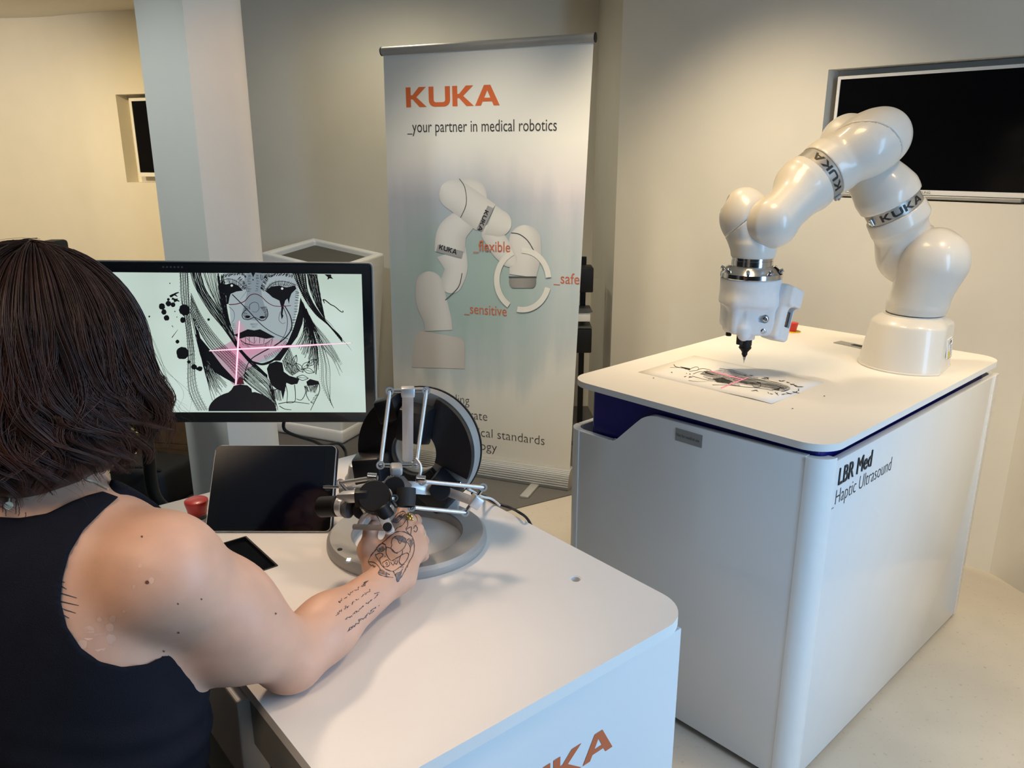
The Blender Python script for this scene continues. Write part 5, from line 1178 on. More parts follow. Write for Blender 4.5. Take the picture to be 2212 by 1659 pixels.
bm = BM(); add_tube(bm, smooth_path([h(898, 990, 1.17), h(908, 1005, 1.165), (h(908, 1022, 1.16)), h(900, 1038, 1.16)], 6), .0025, 8); link('wire_bracket', bm, M_alu, hap, True)
# wrist: encoder caps, motor drum, gripper linkage
drum(h(852, 1051, 1.125), CAM - h(852, 1051, 1.125), .0158, .014)
ax1 = (CAM - h(808, 1072, 1.10)).normalized() + Vector((-.12, 0, .30)); drum(h(808, 1071, 1.098), ax1, .0245, .040, 'motor_drum', None, True)
bm = BM(); q = h(781, 1071, 1.105); add_box(bm, (-.010, -.011, -.014), (.010, .011, .010), frame(q, (1, .1, 0)), .002); link('motor_tab', bm, M_black, hap, 30)
qa, qb = h(692, 1095, 1.155), h(733, 1093, 1.14); bm = BM(); add_cyl(bm, qa, qb, .0165, n=32, bev=.0025); link('motor_drum', bm, M_black, hap, 40)
bm = BM(); add_cyl(bm, qb, h(746, 1094, 1.136), .0165, n=28, bev=.001); link('drum_collar', bm, M_alu, hap, 40)
bm = BM(); add_cyl(bm, h(747, 1098, 1.135), h(757, 1099, 1.132), .0150, n=28, bev=.001); link('end_disc', bm, M_dgrey, hap, 40)
bm = BM(); add_box(bm, (-.020, -.0095, -.008), (.020, .0095, .008), frame(h(756, 1073, 1.135), h(780, 1070, 1.12) - h(735, 1073, 1.14)), .003); link('wrist_bracket', bm, M_alu, hap, 30)
bm = BM(); add_box(bm, (-.006, -.010, -.007), (.006, .016, .007), frame(h(740, 1085, 1.137), (1, 0, 0)), .002); link('wrist_bracket', bm, M_alu, hap, 30)
drum(h(783, 1100, 1.13), (CAM - h(783, 1100, 1.13)), .016, .03, 'motor_housing')
# gripper: arc, cross bar, link, knob
bm = BM(); pts = smooth_path([h(800, 1108, 1.10), h(788, 1116, 1.097), h(780, 1128, 1.094), h(777, 1139, 1.092)], 6); add_tube(bm, pts, .0048, 10); link('gripper_arc', bm, M_alu, hap, True)
bar((h(769, 1138, 1.088), h(838, 1141, 1.068)), .0085, .007, 'gripper_bar'); bar((h(824, 1108, 1.085), h(841, 1144, 1.066)), .0140, .007, 'gripper_link')
drum(h(837, 1138, 1.058), CAM - h(837, 1138, 1.058), .0068, .010, 'knob')
bm = BM(); add_cyl(bm, h(822, 1095, 1.09), h(838, 1120, 1.085), .0125, n=20, bev=.002); link('handle_body', bm, M_black, hap, 40)
# finger strap
sc_ = h(876, 1078, 1.105); sx_ = Vector((.95, .05, .30)).normalized(); SMx = axis_frame(sc_ + Vector((0, .012, .008)), sc_ + Vector((0, -.004, -.018)))
bm = BM(); add_lathe(bm, [(.0125, -.004), (.0145, -.004), (.0150, .010), (.0140, .024), (.0122, .024), (.0125, -.004)], SMx, 28, cap=False); link('finger_strap', bm, mat('black_strap', (.015, .015, .016), .7, bump=.2), hap, 40)
bm = BM(); add_tube(bm, [h(851, 1073, 1.098), h(849, 1084, 1.095), h(856, 1094, 1.093)], .0035, 8); link('buckle', bm, M_steel, hap, True)
bm = BM(); add_lathe(bm, [(.0035, -.001), (.0058, -.001), (.0058, .001), (.0035, .001), (.0035, -.001)], axis_frame(h(852, 1076, 1.094), CAM), 16, cap=False); link('buckle', bm, M_steel, hap, 30)
# cables behind the device
cable('cable', 'white cable running from the haptic device over the cart edge', [h(1012, 1056, 1.34), h(1040, 1072, 1.37), h(1062, 1078, 1.39), atz(1080, 1092, TOP + .003)], .0022, M_white)
cable('cable', 'black cable running from the haptic device over the cart edge', [h(1020, 1066, 1.33), atz(1046, 1072, TOP + .004), atz(1070, 1086, TOP + .003), atz(1100, 1096, TOP + .003), h(1120, 1106, 1.315), h(1140, 1122, 1.33), h(1160, 1160, 1.34)], .0026, M_black)
# ------------------------------------------------------------------ the person: one continuous body
M_skin = mat('skin', (.66, .385, .265), .48, var=.07, scale=30, bump=.035, bscale=420, sss=.15)
V3 = lambda p: np.array([p[0], p[1], p[2]], float)
C7 = np.array([-.522, .775, 1.232]); HC = np.array([-.508, .832, 1.372])
SR_ = np.array([-.362, .738, 1.182]); SL_ = np.array([-.712, .745, 1.190])
EL = np.array([-.276, .850, 1.0005]); WR = np.array([-.1745, 1.040, 1.004])
FW_ = np.array([.10, .99, -.08]); FW_ /= np.linalg.norm(FW_); UPH = np.array([.02, .05, 1.]); RT = np.cross(FW_, UPH); RT /= np.linalg.norm(RT); UPH = np.cross(RT, FW_); HR = np.stack([RT, FW_, UPH])
ax_x = np.concatenate([np.arange(-.86, -.235, .006), np.arange(-.235, -.09, .0022), np.arange(-.088, -.06, .006)]).astype(np.float32)
ax_y = np.concatenate([np.arange(.40, 1.005, .006), np.arange(1.005, 1.175, .0022), np.arange(1.176, 1.42, .006)]).astype(np.float32)
ax_z = np.concatenate([np.arange(-.01, .950, .007), np.arange(.950, .962, .006), np.arange(.962, 1.10, .0024), np.arange(1.10, 1.53, .0055)]).astype(np.float32)
def torso(s, o=0.0):
    s.ell((-.508, .770, 1.115), (.157 + o, .098 + o, .165 + o), k=.03)
    s.ell((-.488, .752, .98), (.138 + o, .094 + o, .15 + o), k=.05)
    s.ell((-.462, .730, .775), (.160 + o, .120 + o, .13 + o), k=.06)
    for S, sg in ((SR_, 1), (SL_, -1)):
        s.cone(C7 + [.02*sg, .012, -.046], S + [-.03*sg, .004, .004], .050 + o, .044 + o, k=.045)      # trapezius and collar bones
        s.ell(S + [-.075*sg, -.022, -.075], (.055 + o, .040 + o, .075 + o), k=.03)                     # shoulder blades
        s.ell((-.505 + .068*sg, .845, 1.085), (.060 + o, .062 + o, .060 + o), k=.03)                   # chest
def neck(s, o=0.0): s.cone(C7 + [.0, .02, -.02], HC + [0, -.012, -.075], .053 + o, .050 + o, k=.035)
HIP = np.array([-.472, .735, .735]); ED = np.array([-.60, .74, -.30]); ED /= np.linalg.norm(ED)
LEGS = []
for sg in (1, -1):
    hp = HIP + np.array([.085*sg*.8, .085*sg*.55, 0]); kn = hp + ED*.40 + np.array([-.02*sg, 0, 0]); an = kn + np.array([.06, -.16, -.30]); LEGS.append((hp, kn, an))
def legs(s, o=0.0):
    for hp, kn, an in LEGS: s.cone(hp, kn, .083 + o, .056 + o, k=.03); s.cone(kn, an, .054 + o, .036 + o, k=.02)
def arm_r(s, o=0.0):
    s.ell(SR_ + [.004, .0, .0], (.050 + o, .049 + o, .053 + o), k=.03); s.cone(SR_, EL, .0490 + o, .0420 + o, k=.04)
    s.ell(SR_*.5 + EL*.5 + [.002, -.004, -.004], (.0470 + o, .048 + o, .070 + o), k=.04)
    s.cone(EL, WR, .0395 + o, .0265 + o, k=.018); d = WR - EL; s.ell(EL + d*.30 + [.003, 0, .004], (.040 + o, .050 + o, .038 + o), k=.025)
    s.ell(WR - d*.02, (.030, .028, .0235), k=.015)
s = SDF(None, None, axes=[ax_x, ax_y, ax_z])
torso(s); neck(s); legs(s); arm_r(s)
# left arm resting forward on the lap
EL_L = np.array([-.765, .80, .955]); WR_L = np.array([-.70, .98, .865])
s.ell(SL_, (.052, .052, .055), k=.03); s.cone(SL_, EL_L, .050, .041, k=.03); s.cone(EL_L, WR_L, .039, .026, k=.018)
s.ell(WR_L + [.012, .05, -.012], (.036, .055, .017), k=.02)
for i, dx in enumerate((-.030, -.008, .014, .034)): s.cone(WR_L + [.012 + dx, .085, -.012], WR_L + [.012 + dx*1.1, .135 - abs(dx)*.4, -.030], .0090, .0078, k=.006)
s.cone(WR_L + [.030, .03, -.012], WR_L + [.062, .085, -.016], .011, .0085, k=.008)
# feet (bare shape inside the shoes)
for hp, kn, an in LEGS: s.cone(an + [0, 0, -.03], an + [-.06, .12, -.055], .034, .028, k=.03)
# head
def H(r, f, u): return HC + RT*r + FW_*f + UPH*u
s.ell(HC + UPH*.008, (.074, .092, .105), HR, k=.02); s.ell(H(0, .035, -.055), (.055, .060, .065), HR, k=.03); s.ell(H(0, .065, -.098), (.025, .025, .020), HR, k=.025)
s.cone(H(0, .093, .005), H(0, .112, -.030), .009, .012, k=.012)
for sg in (1, -1):
    s.ell(H(.031*sg, .094, .012), (.017, .012, .012), HR, k=.008, op='s'); s.ell(H(.031*sg, .082, .010), (.0125, .0125, .0125), HR, k=.002)
    s.ell(H(.040*sg, .070, -.028), (.022, .022, .018), HR, k=.02)
    s.ell(H(.076*sg, -.004, -.012), (.009, .019, .031), HR, k=.006); s.ell(H(.083*sg, .002, -.010), (.006, .010, .018), HR, k=.004, op='s')
s.ell(H(0, .094, -.058), (.023, .010, .007), HR, k=.006); s.ell(H(0, .096, -.070), (.020, .010, .008), HR, k=.006)
# right hand closed round the gripper: palm, four curled fingers, thumb leaving the side of the palm
KN = [atd(857, 1130, 1.232), atd(882, 1121, 1.240), atd(899, 1140, 1.232), atd(904, 1168, 1.220)]; KN = [V3(k) for k in KN]
KN = [k + np.array([0, .006, -.007]) for k in KN]
PW = [WR + np.array([-.014, .004, .004]), WR + np.array([-.004, .006, .004]), WR + np.array([.008, .004, .000]), WR + np.array([.018, 0, -.004])]
for a, b, r in zip(PW, KN, (.0165, .0165, .0155, .0145)): s.cone(a, b, r, r*.66, k=.011)
s.cone((KN[0] + KN[1])/2 + [0, -.03, -.012], (KN[2] + KN[3])/2 + [0, -.02, -.012], .016, .014, k=.02)
FNG = []
for i, (k_, L1, L2, L3) in enumerate(zip(KN, (.040, .043, .040, .032), (.024, .027, .025, .020), (.020, .021, .020, .018))):
    d1 = np.array(([.12, .90, .22], [.12, .78, -.35], [.16, .52, -.70], [.14, .38, -.85])[i]); d2 = np.array(([-.15, .75, -.65], [-.75, .05, -.65], [-.80, -.30, -.45], [-.80, -.40, -.38])[i]); d3 = np.array(([-.45, .20, -.85], [-.60, -.70, -.30], [-.45, -.85, .0], [-.45, -.85, .05])[i])
    a = k_; b = a + d1/np.linalg.norm(d1)*L1; c_ = b + d2/np.linalg.norm(d2)*L2; e = c_ + d3/np.linalg.norm(d3)*L3; r = (.0100, .0100, .0094, .0084)[i]
    s.ell(k_ + np.array([0, -.001, .002]), (r*1.15,)*3, k=.004); s.cone(a, b, r*1.03, r*.95, k=.004); s.cone(b, c_, r*.95, r*.88, k=.003); s.cone(c_, e, r*.88, r*.74, k=.003); FNG.append((a, b, c_, e, r))
th0 = WR + np.array([-.030, .012, -.002]); th1 = V3(atd(796, 1188, 1.205)); th2 = V3(atd(800, 1150, 1.225)); th3 = V3(atd(818, 1122, 1.25))
s.cone(th0, th1, .0175, .0145, k=.016); s.cone(th1, th2, .0135, .0112, k=.006); s.cone(th2, th3, .0110, .0090, k=.004)
s.cone((KN[0] + WR)/2 + [-.008, 0, -.01], th1, .013, .012, k=.016)
person = thing('person', 'person seen from behind with dark wavy hair, black tank top and tattooed arm', 'person', (-.47, .74, .0))
BS = s
body_o = link('body', s.mesh('body'), M_skin, person, 'full')
# ---- clothes: shells just outside the body, cut cleanly at the hems
def to_px(X, Y, Z):
    zc = Y*math.cos(PITCH) - (Z - CAM_H)*math.sin(PITCH); yc = Y*math.sin(PITCH) + (Z - CAM_H)*math.cos(PITCH)
    return 1106 + F_PX*X/zc, 829.5 - F_PX*yc/zc, zc
def poly_sd(px, py, P):
    P = np.array(P, float); d = np.full(px.shape, 1e9); ins = np.zeros(px.shape, bool); n = len(P)
    for i in range(n):
        a, b = P[i], P[(i+1) % n]; e = b - a; wx, wy = px - a[0], py - a[1]; t = np.clip((wx*e[0] + wy*e[1])/(e @ e), 0, 1)
        d = np.minimum(d, (wx - e[0]*t)**2 + (wy - e[1]*t)**2)
        c1 = (a[1] <= py) != (b[1] <= py)
        with np.errstate(divide='ignore', invalid='ignore'): xi = a[0] + (py - a[1])*(e[0])/(e[1] if abs(e[1]) > 1e-9 else 1e-9)
        ins ^= c1 & (px < xi)
    return np.where(ins, -1, 1)*np.sqrt(d)
g_lo, g_hi = np.array([-.80, .58, .70]), np.array([-.27, .97, 1.30])
t_ = SDF(g_lo, g_hi, .003); torso(t_, .0045)
for S in (SR_, SL_): t_.ell(S, (.054, .052, .056), k=.03)
X, Y, Z = t_._pts((slice(None),)*3); PX, PY, ZC = to_px(X + 0*Y + 0*Z, Y + 0*X + 0*Z, Z + 0*X + 0*Y)
ARM = [(258, 1072), (225, 1100), (180, 1145), (150, 1195), (135, 1250), (131, 1300), (145, 1355), (175, 1400), (215, 1429), (265, 1441), (320, 1434), (365, 1410), (393, 1380), (420, 1380), (800, 1400), (800, 900), (258, 900)]
ARL = [(2*34 - x, y + 2) for x, y in ARM]
NCK = [(310, 1104), (285, 1090), (258, 1074), (222, 1061), (191, 1069), (155, 1083), (102, 1109), (41, 1119), (-10, 1116), (-60, 1103), (-110, 1083), (-150, 1067), (-150, 700), (310, 700)]
back_cut = np.full(t_.F.shape, -1.0, np.float32); front_cut = back_cut.copy()
for P in (ARM, ARL, NCK): back_cut = np.maximum(back_cut, (-poly_sd(PX, PY, P)*ZC/F_PX).astype(np.float32))
for S in (SR_, SL_): front_cut = np.maximum(front_cut, (.066 - np.sqrt((X - S[0])**2 + (Y - S[1] - .01)**2*.8 + ((Z - S[2] - .004)*.85)**2)).astype(np.float32))
front_cut = np.maximum(front_cut, (.082 - np.sqrt((X + .510)**2 + ((Y - .86)*.6)**2 + ((Z - 1.245)*.75)**2)).astype(np.float32))
blend = np.clip((Y - .770)/.03, 0, 1) + 0*X + 0*Z
t_.F = np.maximum(t_.F, (back_cut*(1 - blend) + front_cut*blend).astype(np.float32))
t_.F = np.maximum(t_.F, (.762 - Z + 0*X + 0*Y).astype(np.float32))
# soft horizontal folds at the waist
fold = .0022*np.sin((Z*1.0 + .10*X)*150 + 3*np.sin(X*14))*np.clip((1.06 - Z)/.08, 0, 1)*np.clip((Z - .78)/.05, 0, 1); t_.F = t_.F + fold.astype(np.float32)
M_tank = mat('navy_black_cotton', (.0055, .0065, .012), .85, var=.15, scale=40, bump=.35, bscale=900, spec=.2)
link('tank_top', t_.mesh('tank_top'), M_tank, person, 'full')
t_ = SDF(np.array([-.98, .50, .10]), np.array([-.20, 1.30, .82]), .007); t_.ell((-.462, .730, .775), (.169, .129, .139), k=.05); t_.ell((-.47, .742, .90), (.14, .10, .10), k=.05); legs(t_, .010)
Z = t_._pts((slice(None),)*3)[2]; t_.F = np.maximum(t_.F, (Z - .80 + 0*t_.F).astype(np.float32)); an_z = min(l[2][2] for l in LEGS) + .02; t_.F = np.maximum(t_.F, (an_z - Z + 0*t_.F).astype(np.float32))
link('trousers', t_.mesh('trousers'), mat('black_trousers', (.008, .008, .009), .85, var=.2, bump=.3, bscale=600), person, 'full')
for hp, kn, an in LEGS:
    t_ = SDF(an - [.14, .12, .12], an + [.10, .24, .06], .006); t_.cone(an + [0, 0, -.0], an + [0, 0, -.045], .042, .040, k=.02); t_.cone(an + [0, 0, -.045], an + [-.06, .125, -.062], .038, .031, k=.03); t_.cut(an + [0, 0, -.086], (0, 0, -1)); link('shoe', t_.mesh('shoe'), M_black, person, 'full')
# ---- hair
def shell():
    t = SDF(HC - .24, HC + .24, .006)
    t.ell(HC + [0, -.012, .012], (.096, .112, .116), HR, k=.03); t.ell(H(-.004, -.022, -.050), (.092, .104, .080), HR, k=.05)
    for r, f, u, q in ((.066, -.01, -.025, .034), (.058, .03, -.060, .034), (.050, -.05, -.080, .036), (.02, -.085, -.083, .04), (-.05, -.075, -.083, .04), (-.10, -.02, -.06, .04), (.050, .01, -.090, .030)): t.ell(H(r, f, u), (q, q, q*.85), HR, k=.035)
    t.ell(H(0, .135, -.055), (.062, .085, .105), HR, k=.02, op='s'); return t
HSD = shell(); hair_base = HSD.copy()
hair_base.F = hair_base.F + .011
def hair_mat():
    m = mat('dark_brown_hair', (.056, .021, .0135), .42, var=.5, scale=38, spec=.45); return m
M_hair = hair_mat()
hair = link('hair', hair_base.mesh('hair'), M_hair, person, 'full')
rg = np.random.RandomState(11)
def strands(nlock, per, rad, seg=24, fly=False):
    """locks of hair: every lock is a wavy ribbon of strands lying on the hair volume, its ends curling out"""
    Vs = []; Fs = []; base = 0
    for l in range(nlock):
        phi = rg.uniform(-math.pi, math.pi)
        if abs(((phi - math.pi/2 + math.pi) % (2*math.pi)) - math.pi) < .62: continue          # leave the face free
        side = max(0, math.cos(phi))
        ph, fr = rg.uniform(0, 6.28), rg.uniform(.9, 1.5); am = rg.uniform(.10, .26)*(1 + .5*side); ra = rg.uniform(.003, .010)*(1 + .5*side)
        off = rg.uniform(-.008, .007); endu = rg.uniform(-.118, -.070) + .030*side*rg.rand()
        start = rg.uniform(-.45, .45) if rg.rand() < .68 else rg.uniform(.4, 1.15)
        width = rg.uniform(.05, .11); curl = rg.uniform(-.016, .013)*(1 + .5*side)
        n = per; tt = np.linspace(0, 1, seg); wob = rg.uniform(-1, 1, (n, 1)); wob2 = rg.normal(0, 1, (n, 1)); ln = 1 - np.abs(rg.normal(0, .05, (n, 1)))
        T = tt[None, :]*ln
        clump = 1 - .70*np.clip((T - .25)/.75, 0, 1)**1.2
        wave = np.clip((T - .28)/.5, 0, 1)
        PH = phi + wob*width*clump + am*wave*np.sin(fr*6.28*(T - .2) + ph) + .012*wob2*T
        th_end = 1.62; TH = start*.35 + (th_end - start*.35)*np.minimum(T/.52, 1)
        down = np.maximum(T - .52, 0)/.48; R0 = .12
        r_ = np.sin(TH)*R0*np.cos(PH); f_ = np.sin(TH)*R0*np.sin(PH); u_ = np.cos(TH)*R0 + down*(endu - math.cos(th_end)*R0)
        P = HC + r_[..., None]*RT + f_[..., None]*FW_ + u_[..., None]*UPH
        sh = P.shape; Q = P.reshape(-1, 3)
        o = off + wob2*.0022 + ra*wave*np.sin(fr*6.28*(T - .2)*1.0 + ph + 1.4) - .004*(1 - wob**2)*0 + .005*(1 - np.abs(wob))*1.0 + curl*np.clip((T - .78)/.22, 0, 1)**2 + 0*T
        if fly: o = o + (.030*np.abs(wob2)*T**2 + .003)
        o = o.reshape(-1)
        ctr = HC + UPH*((Q - HC) @ UPH)[:, None]
        for _ in range(5):
            dirn = Q - ctr; dirn += UPH*np.where(((Q - HC) @ UPH) > .03, (((Q - HC) @ UPH) - .03), 0)[:, None]*1.0
            dirn /= np.linalg.norm(dirn, axis=1, keepdims=True) + 1e-9
            Q = Q - dirn*np.clip(HSD.val(Q) - o, -.03, .03)[:, None]*.9
        P = Q.reshape(sh)
        tg = np.gradient(P, axis=1); tg /= np.linalg.norm(tg, axis=2, keepdims=True) + 1e-9
        a = np.cross(tg, np.array([.3, .5, .8])); a /= np.linalg.norm(a, axis=2, keepdims=True) + 1e-9; b = np.cross(tg, a)
        rr = rad*(1 - .75*np.linspace(0, 1, seg)**3)[None, :, None]
        ring = np.stack([P + rr*(a*math.cos(q) + b*math.sin(q)) for q in (0, 2.094, 4.189)], 2)      # n, seg, 3, xyz
        Vs.append(ring.reshape(-1, 3))
        ids = np.arange(n*seg*3).reshape(n, seg, 3) + base; nx = np.roll(ids, -1, axis=2)
        Fs.append(np.stack([ids[:, :-1], nx[:, :-1], nx[:, 1:], ids[:, 1:]], -1).reshape(-1, 4)); base += n*seg*3
    return np.concatenate(Vs), np.concatenate(Fs)
def fast_mesh(name, V, Q):
    me = bpy.data.meshes.new(name); me.vertices.add(len(V)); me.vertices.foreach_set('co', V.ravel().astype(np.float32))
    me.loops.add(len(Q)*4); me.loops.foreach_set('vertex_index', Q.ravel().astype(np.int32)); me.polygons.add(len(Q)); me.polygons.foreach_set('loop_start', np.arange(0, len(Q)*4, 4, dtype=np.int32)); me.update(calc_edges=True); return me
V, Q = strands(330, 34, .00052); o = link('hair_strands', fast_mesh('hair_strands', V, Q), M_hair, hair, 'full'); o['kind'] = 'stuff'
V, Q = strands(60, 3, .00018, 26, True); o = link('flyaway_hairs', fast_mesh('flyaway_hairs', V, Q), M_hair, hair, 'full'); o['kind'] = 'stuff'
# eyes and brows
for sg in (1, -1):
    bm = BM(); q = H(.031*sg, .0805, .010); add_lathe(bm, [(.0118*math.cos(t), .0118*math.sin(t)) for t in np.linspace(-1.57, 1.57, 14)], axis_frame(q, q + FW_), 20); ey = link('eye', bm, mat('eye_white', (.75, .73, .70), .2, coat=.5), person, True)
    bm = BM(); add_cyl(bm, Vector(q + FW_*.0112), Vector(q + FW_*.0119), .0055, n=16); link('iris', bm, mat('brown_iris', (.04, .02, .01), .2), ey)
    bm = BM(); add_tube(bm, [H((.018)*sg, .0975, .028), H(.032*sg, .0945, .033), H(.046*sg, .084, .029)], .0028, 6); link('eyebrow', bm, M_hair, person, True)
bm = BM(); add_tube(bm, smooth_path([H(-.022, .093, -.064), H(-.008, .1045, -.0625), H(.008, .1045, -.0625), H(.022, .093, -.064)], 5), .0038, 8); link('lips', bm, mat('lip_skin', (.40, .14, .12), .4), person, True)
# ---- jewellery
M_gold = mat('gold', (.75, .52, .16), .25, metal=1, var=.08)
er = Vector(HSD.hit(276, 928, .6, 1.2)); er += (CAM - er).normalized()*.010

bm = BM()
for dx, dy, r in ((0, .010, .0042), (.002, 0, .0052), (.004, -.009, .0045), (.0075, -.004, .003)): add_lathe(bm, [(r*math.cos(t), r*1.2*math.sin(t)) for t in np.linspace(-1.57, 1.57, 8)], Matrix.Translation(er + Vector((dx, 0, dy))), 14)
eo = link('earring', bm, M_gold, person, True)
def surf(x, y, lift=.0004, t0=.55, t1=1.45): p = BS.hit(x, y, t0, t1, 500); return None if p is None else Vector(BS.project(np.array([p]), lift, 4)[0])
nk = [surf(x, y, .0013) for x, y in ((150, 1041), (178, 1040), (200, 1044), (222, 1055), (232, 1060))]; nk = [p for p in nk if p is not None]
M_sil = mat('pale_gold_chain', (.80, .70, .50), .35, metal=.35)
if len(nk) > 2: bm = BM(); add_tube(bm, smooth_path(nk, 4), .0011, 6); link('necklace', bm, M_sil, person, True)
ch = [surf(x, y, .0010) for x, y in ((26, 1055), (24, 1068), (22, 1082), (20, 1094))]; ch = [p for p in ch if p is not None]
if len(ch) > 1:
    bm = BM(); add_tube(bm, ch, .0007, 6); link('necklace', bm, M_sil, person, True)
    bm = BM(); q = ch[-1]; add_cyl(bm, q, q + (CAM - q).normalized()*.0014, .0042, n=20, bev=.0004); link('pendant', bm, M_sil, person, True)
def ring_on(i, t, m):
    a, b, r = FNG[i][0], FNG[i][1], FNG[i][4]; c_ = Vector(a + (b - a)*t); d = Vector(b - a).normalized(); bm = BM()
    add_lathe(bm, [(r*1.00, -.0016), (r*1.17, -.0016), (r*1.17, .0016), (r*1.00, .0016), (r*1.00, -.0016)], axis_frame(c_, c_ + d), 28, cap=False)
    return link('finger_ring', bm, m, person, 35)
rg1 = ring_on(1, .22, M_gold); rg2 = ring_on(2, .35, M_sil)
for x, y, r in ((883, 1113, .0030), (887, 1117, .0032), (884, 1121, .0030), (889, 1123, .0026), (880, 1117, .0024)):
    p = surf(x, y, .0012)
    if p is not None: bm = BM(); u = (CAM - p).normalized(); add_lathe(bm, [(r*math.cos(t), r*.8*math.sin(t)) for t in np.linspace(-1.57, 1.57, 7)], axis_frame(p, p + u), 10); link('ring_bead', bm, M_gold, rg1, True)
# ---- ink on the skin (flat print following the surface)
def skin_art(sx, sy, sc):
    def f(x, y, lift=0):
        px, py = sx + x/sc, sy + y/sc; p = surf(px, py, .00045 + lift)
        return p if p is not None else Vector(atd(px, py, 1.2))
    return Art(f)
class SkinArt(Art):
    def clean(s):
        ok = [p is not None for p in s.V]; s.F = [f for f in s.F if all(ok[i] for i in f)]; s.V = [p if p is not None else Vector((0, 0, 1.2)) for p in s.V]
        # drop faces that jump off the silhouette
        s.F = [f for f in s.F if max((s.V[f[i]] - s.V[f[i-1]]).length for i in range(len(f))) < .012]
        used = sorted({i for f in s.F for i in f}); mp = {u: k for k, u in enumerate(used)}; s.V = [s.V[u] for u in used]; s.F = [tuple(mp[i] for i in f) for f in s.F]
def skart(sx, sy, sc, base=.0004): return SkinArt(lambda x, y, lift=0: surf(sx + x/sc, sy + y/sc, base + lift))
M_tat = mat('tattoo_ink', (.055, .055, .065), .5, var=.3, scale=300); M_tatg = mat('tattoo_shade', (.17, .13, .12), .5, var=.3, scale=300)
S2 = skart(690, 960, 5.352); random.seed(9)
shade = skart(690, 960, 5.352)
for A_, B_, n_ in (([(870, 1085), (950, 1062), (1000, 1095)], [(930, 1120), (975, 1135), (995, 1140)], 22), ([(690, 1205), (740, 1180)], [(700, 1235), (770, 1225)], 10), ([(965, 1290), (1000, 1275)], [(970, 1370), (1000, 1340)], 8), ([(690, 1430), (790, 1495)], [(690, 1490), (770, 1520)], 14), ([(835, 1240), (880, 1262)], [(825, 1295), (855, 1312)], 8), ([(640, 1250), (760, 1120)], [(600, 1330), (660, 1190)], 16), ([(1075, 1090), (1095, 1180)], [(1045, 1150), (1060, 1260)], 12), ([(850, 890), (950, 790)], [(890, 905), (980, 830)], 14), ([(900, 1500), (970, 1460)], [(895, 1580), (940, 1540)], 12)):
    shade.hatch(A_, B_, n_, 11, 8, 4)
for P in ([(840, 1170), (830, 1210), (880, 1260), (960, 1220), (1000, 1150), (990, 1090), (920, 1060), (860, 1080), (835, 1130), (840, 1170)], [(780, 1190), (775, 1270), (830, 1350), (890, 1320), (950, 1280), (960, 1230)], [(780, 1190), (830, 1210), (870, 1250), (905, 1270)], [(640, 1240), (700, 1170), (770, 1110), (850, 1040), (930, 1010), (1010, 1030), (1075, 1080), (1095, 1180), (1080, 1280), (1030, 1370), (1010, 1430)],
          [(640, 1240), (600, 1290), (570, 1360), (600, 1400), (650, 1410)], [(660, 1200), (720, 1150), (770, 1170), (750, 1230), (690, 1245), (660, 1200)], [(650, 1290), (700, 1260), (740, 1280), (700, 1330), (720, 1400), (690, 1350), (650, 1290)], [(940, 1290), (1000, 1260), (1030, 1280), (1000, 1350), (950, 1395), (920, 1360), (940, 1290)], [(720, 1400), (770, 1450), (850, 1470), (930, 1420), (980, 1390)], [(570, 1360), (640, 1370), (700, 1440), (680, 1500), (760, 1530), (850, 1540)],
          [(850, 1470), (880, 1530), (895, 1590), (930, 1550), (980, 1470), (1010, 1400)], [(895, 1590), (880, 1500), (930, 1480), (960, 1440)], [(730, 1370), (790, 1340), (810, 1400), (750, 1420), (730, 1370)], [(760, 1385), (780, 1370), (785, 1395), (765, 1400)], [(820, 1360), (850, 1400), (870, 1370)], [(860, 1360), (890, 1390), (905, 1350)], [(1000, 1120), (1050, 1190), (1040, 1260)], [(1040, 1090), (1060, 1130)], [(880, 1000), (900, 970), (960, 940), (1010, 870), (1020, 940), (1000, 990), (1040, 1040)], [(1000, 990), (1060, 960), (1050, 1060)],
          [(850, 900), (880, 830), (950, 780), (990, 790), (960, 850), (900, 910), (850, 900)], [(870, 880), (930, 830), (970, 800)], [(1085, 980), (1110, 940), (1130, 980), (1110, 1020), (1090, 1000)], [(620, 1390), (630, 1420), (650, 1415)], [(700, 1500), (690, 1470), (720, 1460)], [(770, 1530), (780, 1500), (810, 1510)], [(900, 1090), (930, 1150), (960, 1100)]): S2.stroke(P, 8, 7, 4)
for x, y in ((940, 1425), (962, 1422), (650, 1275), (760, 1300), (880, 1355)): S2.disc(x, y, 6, n=6)
S2.hatch([(1030, 1090), (1060, 1130)], [(1010, 1110), (1040, 1150)], 6, 5, 3, 3); S2.hatch([(590, 1370), (660, 1400)], [(620, 1420), (690, 1440)], 8, 6, 4, 4); S2.hatch([(860, 880), (940, 800)], [(880, 905), (965, 830)], 8, 6, 4, 4)
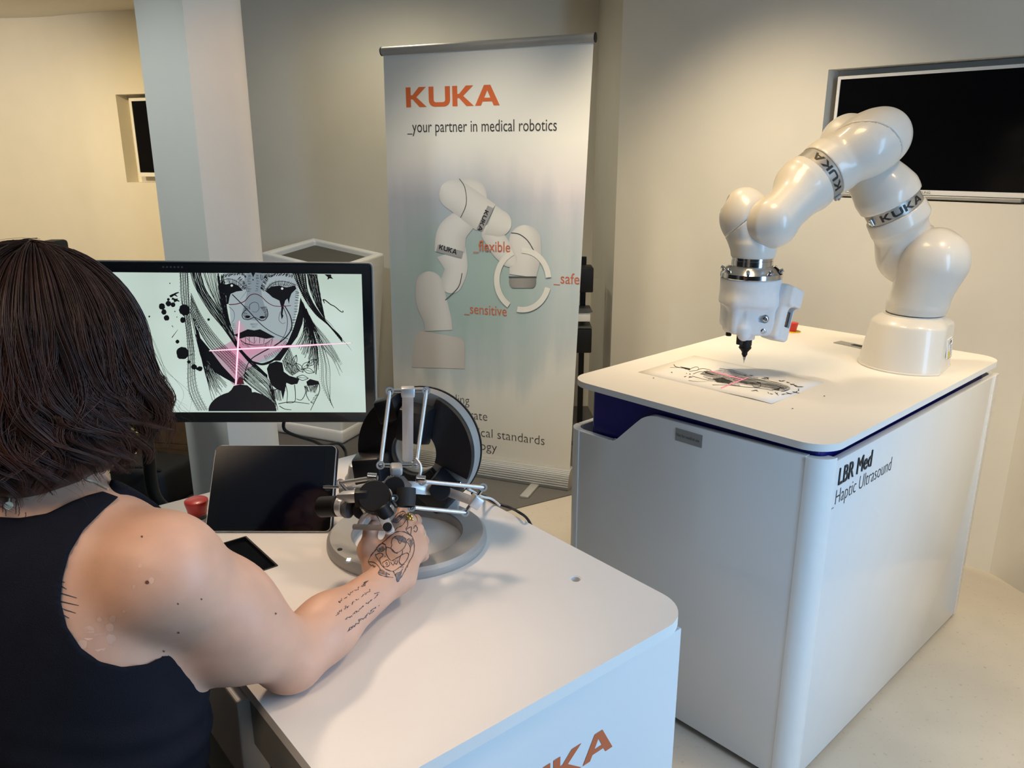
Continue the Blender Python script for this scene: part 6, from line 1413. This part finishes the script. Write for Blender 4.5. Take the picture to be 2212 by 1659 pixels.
# script lines on the forearm
FA = skart(0, 1000, 2.4578)
for (xa, ya), (xb, yb) in (((1795, 742), (1945, 640)), ((1790, 800), (1980, 668)), ((1835, 835), (2005, 700)), ((1845, 890), (2010, 750)), ((1860, 880), (1990, 775))):
    d = Vector((xb - xa, yb - ya)); L = d.length; d.normalize(); n_ = Vector((-d.y, d.x)); x = 0
    while x < L - 8:
        wlen = random.uniform(22, 48); P = []
        k = 0
        while k < wlen and x + k < L: P.append((xa + d.x*(x + k) + n_.x*random.uniform(-8, 8), ya + d.y*(x + k) + n_.y*random.uniform(-8, 8))); k += 4.5
        if len(P) > 2: FA.stroke(P, 2.6, 2.2, 3)
        x += wlen + 7
for P in ([(1930, 640), (1955, 628), (1920, 655)], [(1780, 750), (1740, 765)], [(1985, 695), (2012, 688)], [(1990, 752), (2022, 742)], [(1800, 800), (1780, 815)], [(1855, 880), (1840, 898)]): FA.stroke(P, 4, 2, 3)
for a, b in (((330, 655), (356, 670)), ((324, 690), (410, 716)), ((324, 732), (420, 756)), ((326, 768), (405, 796)), ((335, 800), (372, 822)), ((332, 630), (350, 632))): FA.stroke([a, ((a[0]+b[0])/2, (a[1]+b[1])/2), b], 8, 3, 3)
for x, y0, y1 in ((18, 210, 265), (62, 150, 215), (88, 205, 275), (105, 235, 285), (140, 265, 290), (35, 240, 285)): FA.stroke([(x, y0), (x, (y0+y1)/2), (x - 2, y1)], 5, 4, 3)
for a, nm, m in ((shade, 'tattoo_shading', M_tatg), (S2, 'hand_tattoo', M_tat), (FA, 'script_tattoo', M_tat)): a.clean(); a.done(nm, m, body_o)
ML2 = skart(0, 1000, 2.4578)
for x, y, r in ((782, 633, 10), (755, 393, 6), (1068, 721, 4), (945, 745, 4), (868, 996, 5), (948, 898, 5), (1461, 800, 5)): ML2.disc(x, y, r, n=10)
ML2.clean(); ML2.done('moles', mat('mole_brown', (.12, .05, .035), .6), body_o)
PT = skart(0, 1000, 2.4578, .00012)
for x, y, r in ((745, 545, 11), (805, 622, 16), (715, 655, 9), (600, 825, 18), (530, 830, 14), (585, 870, 22), (660, 788, 8), (470, 900, 38), (530, 950, 48), (440, 960, 26), (590, 930, 26)): PT.disc(x, y, r, n=18, jag=.14)
PT.clean(); pp = PT.done('pale_patches', mat('pale_skin', (.70, .44, .325), .5, var=.1, scale=80), body_o); pp.data.polygons.foreach_set('use_smooth', [True]*len(pp.data.polygons))
# ---- stool
st = thing('stool', 'black round stool under the seated person', 'stool', (-.475, .73, 0))
sz = .630; bm = BM(); add_lathe(bm, [(0, sz - .05), (.155, sz - .05), (.17, sz - .035), (.17, sz - .012), (.155, sz), (0, sz + .002)], Matrix.Translation((-.475, .73, 0)), 40); link('seat', bm, M_black, st, True)
bm = BM(); add_cyl(bm, (-.475, .73, .05), (-.475, .73, sz - .05), .024, n=20); link('column', bm, M_steel, st, True)
bm = BM(); add_lathe(bm, [(0, .002), (.15, .002), (.15, .008), (.05, .03), (.03, .06), (0, .06)], Matrix.Translation((-.475, .73, 0)), 40); link('base', bm, M_black, st, 40)
ft_z = LEGS[0][2][2] - .092
bm = BM(); add_tube(bm, smooth_path([Vector((-.475 + .14*math.cos(t), .73 + .14*math.sin(t), ft_z)) for t in np.linspace(0, 6.28, 24)], 2), .009, 8); link('foot_ring', bm, M_steel, st, True)
